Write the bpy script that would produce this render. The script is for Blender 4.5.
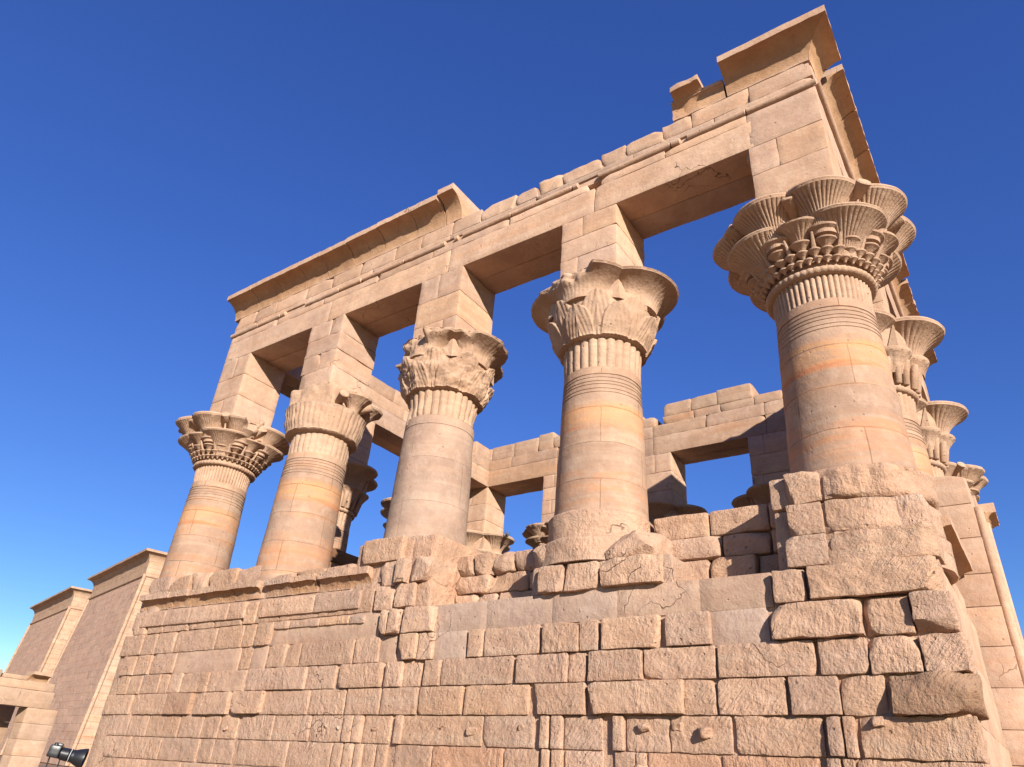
import bpy, math
import numpy as np
from mathutils import Matrix, Vector
R_ = math.radians
for _o in list(bpy.data.objects):
    bpy.data.objects.remove(_o)
S = bpy.context.scene

# ------------------------------------------------------------------ camera
CAM = np.array((1.8116, -11.6935, 1.5667))
RT = Vector((0.8182642, 0.5705153, 0.0703988)).normalized()
FW = Vector((-0.52622381, 0.69412747, 0.49119808)).normalized()
UP = RT.cross(FW).normalized()
cd = bpy.data.cameras.new('camera')
cam = bpy.data.objects.new('camera', cd)
S.collection.objects.link(cam)
cam.matrix_world = Matrix(((RT.x, UP.x, -FW.x, CAM[0]), (RT.y, UP.y, -FW.y, CAM[1]),
                           (RT.z, UP.z, -FW.z, CAM[2]), (0, 0, 0, 1)))
cd.sensor_width = 36.0
cd.lens = 700.37 / 1024 * 36
cd.clip_end = 3000
cd.clip_start = 0.05
S.camera = cam

# ------------------------------------------------------------------ sky and sun
SD = Vector((1.0, -0.70, 0.45)).normalized()
SKYG = (1.84, 2.04)
W = bpy.data.worlds.new('World')
S.world = W
W.use_nodes = True
wn = W.node_tree
wn.nodes.clear()
wo = wn.nodes.new('ShaderNodeOutputWorld')
wb = wn.nodes.new('ShaderNodeBackground')
ws = wn.nodes.new('ShaderNodeTexSky')
ws.sky_type = 'NISHITA'
ws.sun_disc = False
ws.sun_elevation = math.asin(SD.z)
ws.sun_rotation = math.atan2(SD.x, SD.y)
ws.air_density = 1.0
ws.dust_density = 0.1
ws.ozone_density = 3.0
wb.inputs[1].default_value = 0.086
# deepen the blue: red and green are pushed down relative to blue, as a polarised lens does
sp = wn.nodes.new('ShaderNodeSeparateColor')
cb_ = wn.nodes.new('ShaderNodeCombineColor')
wn.links.new(ws.outputs[0], sp.inputs[0])
bp_ = wn.nodes.new('ShaderNodeMath'); bp_.operation = 'POWER'
bm_ = wn.nodes.new('ShaderNodeMath'); bm_.operation = 'MULTIPLY'
wn.links.new(sp.outputs[2], bp_.inputs[0]); bp_.inputs[1].default_value = 0.75
wn.links.new(bp_.outputs[0], bm_.inputs[0]); bm_.inputs[1].default_value = 1.40
for ch, g_ in ((0, SKYG[0]), (1, SKYG[1])):
    dv = wn.nodes.new('ShaderNodeMath'); dv.operation = 'DIVIDE'
    pw = wn.nodes.new('ShaderNodeMath'); pw.operation = 'POWER'
    ml = wn.nodes.new('ShaderNodeMath'); ml.operation = 'MULTIPLY'
    wn.links.new(sp.outputs[ch], dv.inputs[0]); wn.links.new(sp.outputs[2], dv.inputs[1])
    wn.links.new(dv.outputs[0], pw.inputs[0]); pw.inputs[1].default_value = g_
    wn.links.new(pw.outputs[0], ml.inputs[0]); wn.links.new(bm_.outputs[0], ml.inputs[1])
    wn.links.new(ml.outputs[0], cb_.inputs[ch])
wn.links.new(bm_.outputs[0], cb_.inputs[2])
wn.links.new(cb_.outputs[0], wb.inputs[0])
wn.links.new(wb.outputs[0], wo.inputs[0])
sl = bpy.data.lights.new('sun', 'SUN')
sl.energy = 5.0
sl.angle = R_(0.5)
sl.color = (1.0, 0.94, 0.84)
sun = bpy.data.objects.new('sun', sl)
S.collection.objects.link(sun)
sun.rotation_euler = SD.to_track_quat('Z', 'Y').to_euler()
sun.location = (20, -20, 30)
S.view_settings.view_transform = 'Standard'
S.view_settings.look = 'None'
S.view_settings.exposure = 1.0
S.view_settings.gamma = 1
S.view_settings.use_curve_mapping = False

# ------------------------------------------------------------------ numpy noise
def _h(ix, iy, iz, seed):
    n = (ix * 374761393 + iy * 668265263 + iz * 2147483647 + seed * 1274126177) & 0xFFFFFFFF
    n = ((n ^ (n >> 13)) * 1274126177) & 0xFFFFFFFF
    n = ((n ^ (n >> 16)) * 2246822519) & 0xFFFFFFFF
    n = n ^ (n >> 15)
    return (n & 0xFFFF) / 32767.5 - 1.0

def vnoise(P, seed=0):
    P = np.asarray(P, float)
    i = np.floor(P).astype(np.int64)
    f = P - i
    f = f * f * (3 - 2 * f)
    out = 0
    for dx in (0, 1):
        for dy in (0, 1):
            for dz in (0, 1):
                w = (f[:, 0] if dx else 1 - f[:, 0]) * (f[:, 1] if dy else 1 - f[:, 1]) * (f[:, 2] if dz else 1 - f[:, 2])
                out = out + w * _h(i[:, 0] + dx, i[:, 1] + dy, i[:, 2] + dz, seed)
    return out

def fbm(P, freq=1.0, octv=3, seed=0, rough=0.5):
    P = np.asarray(P, float) * freq
    a, t, out = 1.0, 0.0, 0
    for k in range(octv):
        out = out + a * vnoise(P + 17.3 * k, seed + k)
        t += a
        a *= rough
        P = P * 2.03
    return out / t

# ------------------------------------------------------------------ mesh collector
class MB:
    def __init__(s):
        s.v, s.q, s.t, s.c, s.n = [], [], [], [], 0

    def add(s, V, quads=None, tris=None, tint=(1, 1, 1)):
        V = np.asarray(V, float).reshape(-1, 3)
        s.v.append(V)
        if quads is not None and len(quads):
            s.q.append(np.asarray(quads, np.int64).reshape(-1, 4) + s.n)
        if tris is not None and len(tris):
            s.t.append(np.asarray(tris, np.int64).reshape(-1, 3) + s.n)
        T = np.asarray(tint, float)
        if T.ndim == 1:
            T = np.tile(T, (len(V), 1))
        s.c.append(T)
        s.n += len(V)

    def build(s, name, mat, parent=None, loc=None, sharp=35, label=None):
        V = np.concatenate(s.v)
        C = np.concatenate(s.c)
        Q = np.concatenate(s.q) if s.q else np.zeros((0, 4), np.int64)
        T = np.concatenate(s.t) if s.t else np.zeros((0, 3), np.int64)
        if loc is not None:
            V = V - np.array(loc)
        me = bpy.data.meshes.new(name)
        me.vertices.add(len(V))
        me.vertices.foreach_set('co', V.astype(np.float32).ravel())
        loops = np.concatenate([Q.ravel(), T.ravel()]).astype(np.int32)
        me.loops.add(len(loops))
        me.loops.foreach_set('vertex_index', loops)
        nf = len(Q) + len(T)
        me.polygons.add(nf)
        st = np.concatenate([np.arange(len(Q)) * 4, len(Q) * 4 + np.arange(len(T)) * 3]).astype(np.int32)
        me.polygons.foreach_set('loop_start', st)
        me.update(calc_edges=True)
        me.validate()
        at = me.color_attributes.new('tint', 'FLOAT_COLOR', 'POINT')
        col = np.ones((len(V), 4), np.float32)
        col[:, :3] = C
        at.data.foreach_set('color', col.ravel())
        me.polygons.foreach_set('use_smooth', np.ones(len(me.polygons), bool))
        if sharp:
            me.set_sharp_from_angle(angle=R_(sharp))
        me.materials.append(mat)
        me.update()
        o = bpy.data.objects.new(name, me)
        S.collection.objects.link(o)
        if loc is not None:
            o.location = loc
        if parent is not None:
            o.parent = parent
        if label:
            o['label'] = label
        return o

rng = np.random.default_rng(7)

def lin(a, b, res, r):
    L = b - a
    r = min(r, L * 0.3)
    n = max(1, int(round((L - 2 * r) / res)))
    return np.concatenate([[a], np.linspace(a + r, b - r, n + 1), [b]])

def rbox(mb, x0, x1, y0, y1, z0, z1, res=0.08, r=0.025, amp=0.01, freq=4.0, chips=0, cdepth=0.08, tint=None, shear=None,
         front=None, bulge=0.0, face=(-1, -1)):
    """rounded, noise-displaced stone; chips = random planes that knock corners off"""
    if x1 - x0 < 0.02 or y1 - y0 < 0.02 or z1 - z0 < 0.02:
        return
    X, Y, Zz = lin(x0, x1, res, r), lin(y0, y1, res * 1.5, r), lin(z0, z1, res, r)
    nx, ny, nz = len(X), len(Y), len(Zz)
    I = np.full((nx, ny, nz), -1)
    m = np.zeros((nx, ny, nz), bool)
    m[0] = m[-1] = True
    m[:, 0] = m[:, -1] = True
    m[:, :, 0] = m[:, :, -1] = True
    a, b, c = np.nonzero(m)
    I[a, b, c] = np.arange(len(a))
    P = np.stack([X[a], Y[b], Zz[c]], 1)
    rr = min(r, (x1 - x0) * 0.3, (y1 - y0) * 0.3, (z1 - z0) * 0.3)
    lo = np.array([x0 + rr, y0 + rr, z0 + rr])
    hi = np.array([x1 - rr, y1 - rr, z1 - rr])
    Q = np.clip(P, lo, hi)
    D = P - Q
    L = np.linalg.norm(D, axis=1)
    D = D / np.maximum(L, 1e-9)[:, None]
    P = Q + D * rr
    sd = int(rng.integers(0, 9999))
    if bulge:
        u = (P[:, 0] - x0) / (x1 - x0) * 2 - 1
        w = (P[:, 2] - z0) / (z1 - z0) * 2 - 1
        k = np.clip(1 - np.abs(u) ** 4, 0, 1) * np.clip(1 - np.abs(w) ** 3, 0, 1)
        P[:, 1] += np.where(D[:, 1] < -0.5, -bulge * k, 0)
    cen = np.array([(x0 + x1) / 2, (y0 + y1) / 2, (z0 + z1) / 2])
    half = np.array([x1 - x0, y1 - y0, z1 - z0]) / 2
    for _ in range(chips):
        sx = rng.choice([-1, 1]); sz = rng.choice([-1, 1])
        n = np.array([sx * rng.uniform(0.1, 1), -rng.uniform(0.35, 1.2), sz * rng.uniform(0.1, 1)])
        if face[0] > 0:
            n[face[0] - 1] = face[1] * abs(n[face[0] - 1])
        n /= np.linalg.norm(n)
        sup = np.abs(n) @ half
        off = sup - rng.uniform(0.3, 1.0) * cdepth
        wob = fbm(P, 5, 2, sd + 5) * 0.015
        d = (P - cen) @ n - off + wob
        P = P - np.where(d > 0, d, 0)[:, None] * n
    if amp:
        w = fbm(P, freq, 3, sd)
        P = P + D * (w * amp)[:, None]
        P[:, 0] += fbm(P + 31, freq * 0.6, 2, sd + 1) * amp * 0.6
        P[:, 2] += fbm(P + 57, freq * 0.6, 2, sd + 2) * amp * 0.6
    if shear is not None:
        P = shear(P)
    q = []
    def grid(G, flip):
        A = np.stack([G[:-1, :-1], G[1:, :-1], G[1:, 1:], G[:-1, 1:]], -1).reshape(-1, 4)
        q.append(A[:, ::-1] if flip else A)
    grid(I[0], True); grid(I[-1], False)
    grid(I[:, 0], False); grid(I[:, -1], True)
    grid(I[:, :, 0], True); grid(I[:, :, -1], False)
    if tint is None:
        tint = rtint()
    mb.add(P, np.concatenate(q), tint=tint)

def rtint(s=0.07):
    k = 1 + rng.normal() * s
    w = rng.normal() * s * 0.45
    return (max(.5, k * (1 + w * .5)), max(.5, k), max(.5, k * (1 - w)))

def lathe(mb, prof, seg=64, cx=0, cy=0, a0=0.0, a1=2 * math.pi, mod=None, tint=(1, 1, 1), cap=True, amp=0, freq=3, seed=3,
          M=None):
    """prof: list of (r, z) bottom to top; mod(theta, r, z) -> r ; M: 4x4 to apply at the end"""
    prof = np.array(prof, float)
    th = np.linspace(a0, a1, seg, endpoint=False)
    TH, Rr = np.meshgrid(th, prof[:, 0])
    _, ZZ = np.meshgrid(th, prof[:, 1])
    if mod is not None:
        Rr = mod(TH, Rr, ZZ)
    P = np.stack([Rr * np.cos(TH), Rr * np.sin(TH), ZZ], -1).reshape(-1, 3)
    if amp:
        w = fbm(P, freq, 3, seed) * amp
        rr = np.maximum(np.hypot(P[:, 0], P[:, 1]), 1e-6)
        P[:, 0] += P[:, 0] / rr * w
        P[:, 1] += P[:, 1] / rr * w
    n, m = len(prof), seg
    q = []
    idx = np.arange(n * m).reshape(n, m)
    nx = np.roll(idx, -1, axis=1)
    q = np.stack([idx[:-1], nx[:-1], nx[1:], idx[1:]], -1).reshape(-1, 4)
    tr = []
    if cap:
        P = np.vstack([P, [[0, 0, prof[0, 1]], [0, 0, prof[-1, 1]]]])
        b, t = n * m, n * m + 1
        tr = np.vstack([np.stack([nx[0], idx[0], np.full(m, b)], -1), np.stack([idx[-1], nx[-1], np.full(m, t)], -1)])
    if M is not None:
        P = P @ M[:3, :3].T + M[:3, 3]
    P = P + np.array([cx, cy, 0])
    mb.add(P, q, tr, tint)
    return P

def prism(mb, poly, f0, f1, tint=(1, 1, 1), amp=0, div=1, freq=3):
    """profile swept between two mappings f0/f1 : (u,v)->xyz. The last two points of poly are the back edge (top, bottom);
    every outer point is paired with a back point of its own height, so concave profiles close cleanly"""
    outer = poly[:-2]
    bk = poly[-1][0]
    ring = list(outer) + [(bk, v) for (_, v) in reversed(outer)]
    n = len(ring)
    m = len(outer)
    A = np.array([f0(*p) for p in ring], float)
    B = np.array([f1(*p) for p in ring], float)
    P = np.vstack([A + (B - A) * k / div for k in range(div + 1)])
    if amp:
        sd = int(rng.integers(0, 999))
        for ax in range(3):
            P[:, ax] += fbm(P + 9 * ax, freq, 3, sd + ax) * amp
    idx = np.arange((div + 1) * n).reshape(div + 1, n)
    nx = np.roll(idx, -1, axis=1)
    q = [np.stack([idx[:-1], nx[:-1], nx[1:], idx[1:]], -1).reshape(-1, 4)]
    for row, fl in ((0, True), (div, False)):
        o = row * n
        c = np.array([(o + i, o + i + 1, o + n - 2 - i, o + n - 1 - i) for i in range(m - 1)])
        q.append(c[:, ::-1] if fl else c)
    T = np.tile(np.asarray(tint, float), (len(P), 1))
    # brown tint that paints shade into the hollow of the moulding
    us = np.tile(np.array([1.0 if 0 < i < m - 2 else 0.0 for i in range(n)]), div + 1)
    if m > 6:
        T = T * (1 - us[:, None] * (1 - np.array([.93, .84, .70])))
    mb.add(P, np.concatenate(q), None, T)

def cyl(mb, a, b, r0, r1, seg=20, tint=(1, 1, 1), amp=0):
    a, b = Vector(a), Vector(b)
    d = b - a
    L = d.length
    M = Matrix.Translation(a) @ d.to_track_quat('Z', 'Y').to_matrix().to_4x4()
    e = min(0.25 * min(r0, r1), L * .2)
    lathe(mb, [(r0 - e, 0), (r0, e), (r1, L - e), (r1 - e, L)], seg, M=np.array(M), tint=tint, amp=amp)

def empty(name, loc, label, cat, group=None):
    o = bpy.data.objects.new(name, None)
    o.empty_display_size = 0.5
    S.collection.objects.link(o)
    o.location = loc
    o['label'] = label
    o['category'] = cat
    if group:
        o['group'] = group
    return o

# ------------------------------------------------------------------ materials
def stone(name, base=(0.52, 0.345, 0.235), alt=(0.58, 0.41, 0.295), bump=0.6, grain=38.0, chisel=0.0, pit=0.0, strata=0.35,
          joints=None, band=False, dark=(0.22, 0.13, 0.075), stain=0.35, carve=0.0, cracks=1.0):
    m = bpy.data.materials.new(name)
    m.use_nodes = True
    nt = m.node_tree
    nt.nodes.clear()
    N = nt.nodes.new
    Lk = nt.links.new
    out = N('ShaderNodeOutputMaterial')
    bs = N('ShaderNodeBsdfPrincipled')
    Lk(bs.outputs[0], out.inputs[0])
    bs.inputs['Roughness'].default_value = 0.93
    bs.inputs['Specular IOR Level'].default_value = 0.12
    geo = N('ShaderNodeNewGeometry')
    tc = N('ShaderNodeTexCoord')
    pos = geo.outputs['Position']
    def noise(scale, det=6, rough=0.6, vec=pos, dist=0.0, dims='3D'):
        n = N('ShaderNodeTexNoise')
        n.inputs['Scale'].default_value = scale
        n.inputs['Detail'].default_value = det
        n.inputs['Roughness'].default_value = rough
        n.inputs['Distortion'].default_value = dist
        Lk(vec, n.inputs['Vector'])
        return n.outputs['Fac']
    def mapr(x, a, b, c=0.0, d=1.0):
        n = N('ShaderNodeMapRange')
        for i, v in enumerate((a, b, c, d)):
            n.inputs[i + 1].default_value = v
        Lk(x, n.inputs[0])
        return n.outputs[0]
    def mapping(vec, sc, rot=(0, 0, 0)):
        n = N('ShaderNodeMapping')
        n.inputs['Scale'].default_value = sc
        n.inputs['Rotation'].default_value = rot
        Lk(vec, n.inputs['Vector'])
        return n.outputs[0]
    def rotated(vec, rot):
        n = N('ShaderNodeMapping')
        n.inputs['Rotation'].default_value = rot
        Lk(vec, n.inputs['Vector'])
        return n.outputs[0]
    def mix(f, a, b, mode='MIX'):
        n = N('ShaderNodeMix')
        n.data_type = 'RGBA'
        n.blend_type = mode
        for sock, v in ((n.inputs[0], f), (n.inputs[6], a), (n.inputs[7], b)):
            if hasattr(v, 'links'):
                Lk(v, sock)
            elif isinstance(v, tuple):
                sock.default_value = (*v, 1)
            else:
                sock.default_value = v
        return n.outputs[2]
    def math_(op, a, b=None):
        n = N('ShaderNodeMath')
        n.operation = op
        for sock, v in ((n.inputs[0], a), (n.inputs[1], b)):
            if v is None:
                continue
            if hasattr(v, 'links'):
                Lk(v, sock)
            else:
                sock.default_value = v
        return n.outputs[0]
    big = noise(0.55, 5, 0.6)
    col = mix(mapr(big, 0.35, 0.65), base, alt)
    # bedding of the sandstone
    st = noise(1.0, 5, 0.62, mapping(pos, (0.22, 0.22, 2.4)), 0.6)
    col = mix(math_('MULTIPLY', mapr(st, 0.52, 0.72), strata), col, (0.57, 0.30, 0.15))
    st2 = noise(1.0, 4, 0.6, mapping(pos, (0.3, 0.3, 5.5), (0.04, 0.02, 0)), 0.3)
    col = mix(math_('MULTIPLY', mapr(st2, 0.5, 0.75), 0.45), col, (0.66, 0.52, 0.38))
    w1 = noise(1.5, 4, 0.68)
    w2 = noise(3.7, 3, 0.65)
    col = mix(1.0, col, mix(mapr(w1, 0.34, 0.66), (0.84, 0.80, 0.79), (1.08, 1.05, 1.02)), 'MULTIPLY')
    col = mix(math_('MULTIPLY', mapr(w2, 0.52, 0.70), 0.35), col, (0.60, 0.46, 0.35))
    fine = noise(9.0, 4, 0.7)
    col = mix(math_('MULTIPLY', mapr(fine, 0.35, 0.7), 0.30), col, (0.36, 0.235, 0.155))
    spot = noise(2.3, 6, 0.75)
    col = mix(math_('MULTIPLY', mapr(spot, 0.60, 0.78), stain), col, dark)
    h = None
    if band:
        sep = N('ShaderNodeSeparateXYZ')
        Lk(tc.outputs['Object'], sep.inputs[0])
        wob = math_('MULTIPLY', math_('SUBTRACT', noise(0.9, 4, 0.6), 0.5), 0.10)
        z = math_('ADD', sep.outputs[2], wob)
        lo = mapr(z, 1.86, 1.95)
        hi = mapr(z, 2.52, 2.42)
        bn = noise(1.0, 7, 0.65, mapping(pos, (0.5, 0.5, 5.0), (0.1, 0.06, 0)), 1.0)
        oi = N('ShaderNodeObjectInfo')
        bm = math_('MULTIPLY', math_('MULTIPLY', lo, hi), mapr(bn, 0.36, 0.58, 0.12, 0.85))
        bm = math_('MULTIPLY', bm, mapr(oi.outputs['Random'], 0.0, 1.0, 0.7, 1.0))
        col = mix(bm, col, (0.62, 0.33, 0.155))
        rl = math_('MULTIPLY', mapr(z, 1.86, 1.93), mapr(z, 2.06, 1.97))
        col = mix(math_('MULTIPLY', rl, mapr(bn, 0.42, 0.56, 0.0, 0.8)), col, (0.50, 0.20, 0.10))
        lo2 = mapr(z, 0.1, 0.2)
        hi2 = mapr(z, 1.05, 0.95)
        bn2 = noise(1.0, 7, 0.65, mapping(pos, (0.4, 0.4, 3.5), (0.16, 0.1, 0)), 1.2)
        bm2 = math_('MULTIPLY', math_('MULTIPLY', lo2, hi2), mapr(bn2, 0.44, 0.62, 0.0, 0.6))
        col = mix(bm2, col, (0.56, 0.26, 0.13))
    if joints:
        sep2 = N('ShaderNodeSeparateXYZ')
        Lk(tc.outputs['Object'], sep2.inputs[0])
        if joints[0] == 'cyl':
            u = math_('MULTIPLY', math_('ARCTAN2', sep2.outputs[1], sep2.outputs[0]), 0.87)
        elif joints[0] == 'x':
            u = sep2.outputs[0]
        elif joints[0] == 'y':
            u = sep2.outputs[1]
        else:
            u = math_('ADD', sep2.outputs[0], sep2.outputs[1])
        cb = N('ShaderNodeCombineXYZ')
        w1 = math_('MULTIPLY', math_('SUBTRACT', noise(1.7, 3, 0.5), 0.5), 0.05)
        Lk(math_('ADD', u, w1), cb.inputs[0])
        Lk(math_('ADD', sep2.outputs[2], w1), cb.inputs[1])
        br = N('ShaderNodeTexBrick')
        Lk(cb.outputs[0], br.inputs['Vector'])
        br.inputs['Scale'].default_value = 1.0
        br.inputs['Brick Width'].default_value = joints[1]
        br.inputs['Row Height'].default_value = joints[2]
        br.inputs['Mortar Size'].default_value = joints[3]
        br.inputs['Mortar Smooth'].default_value = 0.3
        br.inputs['Color1'].default_value = (0.86, 0.86, 0.86, 1)
        br.inputs['Color2'].default_value = (1.06, 1.04, 1.0, 1)
        br.inputs['Mortar'].default_value = (0.62, 0.55, 0.5, 1)
        brk = mapr(noise(1.3, 4, 0.7), 0.32, 0.55)
        col = mix(1.0, col, mix(brk, (1.0, 1.0, 1.0), br.outputs['Color']), 'MULTIPLY')
        h = math_('MULTIPLY', br.outputs['Fac'], -0.6)
    hv = N('ShaderNodeTexVoronoi')
    hv.inputs['Scale'].default_value = 1.9
    Lk(pos, hv.inputs['Vector'])
    hole = mapr(hv.outputs['Distance'], 0.045, 0.03)
    hv2 = N('ShaderNodeTexVoronoi')
    hv2.inputs['Scale'].default_value = 5.5
    Lk(pos, hv2.inputs['Vector'])
    hole2 = math_('MULTIPLY', mapr(hv2.outputs['Distance'], 0.13, 0.07), mapr(noise(0.7, 3, 0.6), 0.50, 0.60))
    hole = math_('MAXIMUM', hole, math_('MULTIPLY', hole2, 0.6))
    if cracks:
        # wandering hairline cracks
        wv = N('ShaderNodeVectorMath'); wv.operation = 'ADD'
        wn_ = N('ShaderNodeTexNoise'); wn_.inputs['Scale'].default_value = 1.6; wn_.inputs['Detail'].default_value = 3
        Lk(pos, wn_.inputs['Vector'])
        Lk(rotated(pos, (0.4, 0.3, 0.2)), wv.inputs[0]); Lk(wn_.outputs['Color'], wv.inputs[1])
        cv_ = N('ShaderNodeTexVoronoi'); cv_.feature = 'DISTANCE_TO_EDGE'; cv_.inputs['Scale'].default_value = 0.9
        Lk(wv.outputs[0], cv_.inputs['Vector'])
        crack = math_('MULTIPLY', mapr(cv_.outputs['Distance'], 0.009, 0.003), mapr(noise(0.55, 2, 0.6), 0.60, 0.66))
        col = mix(math_('MULTIPLY', crack, 0.75), col, (0.14, 0.08, 0.05))
        hole = math_('MAXIMUM', hole, math_('MULTIPLY', crack, 0.5))
    col = mix(math_('MULTIPLY', hole, 0.6), col, (0.13, 0.075, 0.045))
    at = N('ShaderNodeAttribute')
    at.attribute_name = 'tint'
    col = mix(1.0, col, at.outputs['Color'], 'MULTIPLY')
    col = mix(1.0, col, (0.765, 0.735, 0.735), 'MULTIPLY')      # brings all stone to its measured reflectance
    # relief
    g = noise(grain, 4, 0.7)
    g = math_('MULTIPLY', g, 0.30)
    g2 = math_('MULTIPLY', noise(6.0, 5, 0.65), 0.9)
    hh = math_('ADD', g, g2)
    if chisel:
        wp = math_('MULTIPLY', noise(1.1, 2, 0.5), 0.9)
        rv = rotated(pos, (0.0, -0.75, 0.0))
        c1 = noise(1.0, 3, 0.6, mapping(rv, (24.0, 9.0, 5.0)))
        rv2 = rotated(pos, (0.0, -0.15, 0.0))
        c1b = noise(1.0, 3, 0.6, mapping(rv2, (17.0, 9.0, 8.0)))
        sel = mapr(noise(0.75, 2, 0.5), 0.46, 0.54)
        c1 = math_('ADD', math_('MULTIPLY', c1, sel), math_('MULTIPLY', c1b, math_('SUBTRACT', 1.0, sel)))
        msk = mapr(noise(1.0, 3, 0.6), 0.38, 0.62, 0.2, 0.9)
        c1 = math_('MULTIPLY', c1, msk)
        hh = math_('ADD', hh, math_('MULTIPLY', c1, chisel))
        c2 = noise(16.0, 5, 0.7)
        hh = math_('ADD', hh, math_('MULTIPLY', c2, chisel * 0.45))
        # dust and dirt lying in the tool marks
        dk = mapr(math_('ADD', c1, math_('MULTIPLY', c2, 0.5)), 0.35, 0.75, 0.20, 0.0)
        col = mix(dk, col, (0.27, 0.165, 0.10))
    if pit:
        v = N('ShaderNodeTexVoronoi')
        v.inputs['Scale'].default_value = 22
        Lk(pos, v.inputs['Vector'])
        hh = math_('ADD', hh, math_('MULTIPLY', mapr(v.outputs['Distance'], 0.0, 0.5), pit))
    if carve:
        v = N('ShaderNodeTexVoronoi')
        v.feature = 'DISTANCE_TO_EDGE'
        v.inputs['Scale'].default_value = 1.4
        Lk(mapping(pos, (1.0, 1.0, 0.45)), v.inputs['Vector'])
        hh = math_('ADD', hh, math_('MULTIPLY', mapr(v.outputs['Distance'], 0.0, 0.06), carve))
    if h is not None:
        hh = math_('ADD', hh, h)
    hh = math_('SUBTRACT', hh, math_('MULTIPLY', hole, 1.2))
    Lk(col, bs.inputs['Base Color'])
    bp = N('ShaderNodeBump')
    bp.inputs['Strength'].default_value = bump
    bp.inputs['Distance'].default_value = 0.05
    Lk(hh, bp.inputs['Height'])
    Lk(bp.outputs[0], bs.inputs['Normal'])
    return m

def plain(name, col, rough=0.5, metal=0.0, coat=0.0, ior=0.5, var=0.0):
    m = bpy.data.materials.new(name)
    m.use_nodes = True
    b = m.node_tree.nodes['Principled BSDF']
    b.inputs['Base Color'].default_value = (*col, 1)
    b.inputs['Roughness'].default_value = rough
    b.inputs['Metallic'].default_value = metal
    n = m.node_tree.nodes.new('ShaderNodeTexNoise')
    n.inputs['Scale'].default_value = 180
    bp = m.node_tree.nodes.new('ShaderNodeBump')
    bp.inputs['Strength'].default_value = 0.15
    bp.inputs['Distance'].default_value = 0.001
    m.node_tree.links.new(n.outputs[0], bp.inputs['Height'])
    m.node_tree.links.new(bp.outputs[0], b.inputs['Normal'])
    return m

M_dress = stone('dressed_sandstone', bump=0.42, strata=0.4)
M_hewn = stone('hewn_sandstone', base=(0.57, 0.375, 0.255), alt=(0.64, 0.44, 0.315), bump=0.95, chisel=1.5, strata=0.22, stain=0.4)
M_shaft = stone('column_sandstone', base=(0.42, 0.283, 0.198), alt=(0.47, 0.33, 0.24), cracks=0, bump=0.4, strata=0.85, band=True,
                joints=('cyl', 1.9, 0.78, 0.011))
M_shaft_plain = stone('patched_column_sandstone', cracks=0, base=(0.43, 0.30, 0.22), alt=(0.48, 0.35, 0.265), bump=0.45, strata=0.3,
                      joints=('cyl', 2.7, 1.1, 0.007))
M_cap = stone('carved_sandstone', cracks=0, base=(0.48, 0.325, 0.22), alt=(0.54, 0.385, 0.27), bump=0.6, strata=0.2, stain=0.45)
M_patch = stone('plaster_repair', base=(0.50, 0.345, 0.25), alt=(0.56, 0.40, 0.295), bump=0.6, chisel=0.45, strata=0.15, stain=0.5)
M_back = stone('inner_sandstone', base=(0.45, 0.30, 0.20), alt=(0.50, 0.35, 0.24), bump=0.45, strata=0.6)
M_pylon = stone('pylon_sandstone', cracks=0, base=(0.58, 0.385, 0.285), alt=(0.64, 0.44, 0.325), bump=0.7, strata=0.3,
                joints=('x', 1.9, 0.62, 0.014), carve=0.9, grain=8)
M_pylon_end = stone('pylon_end_sandstone', base=(0.52, 0.35, 0.235), alt=(0.56, 0.41, 0.29), bump=0.6, strata=0.7,
                    joints=('y', 1.5, 0.55, 0.012), grain=10)

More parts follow.
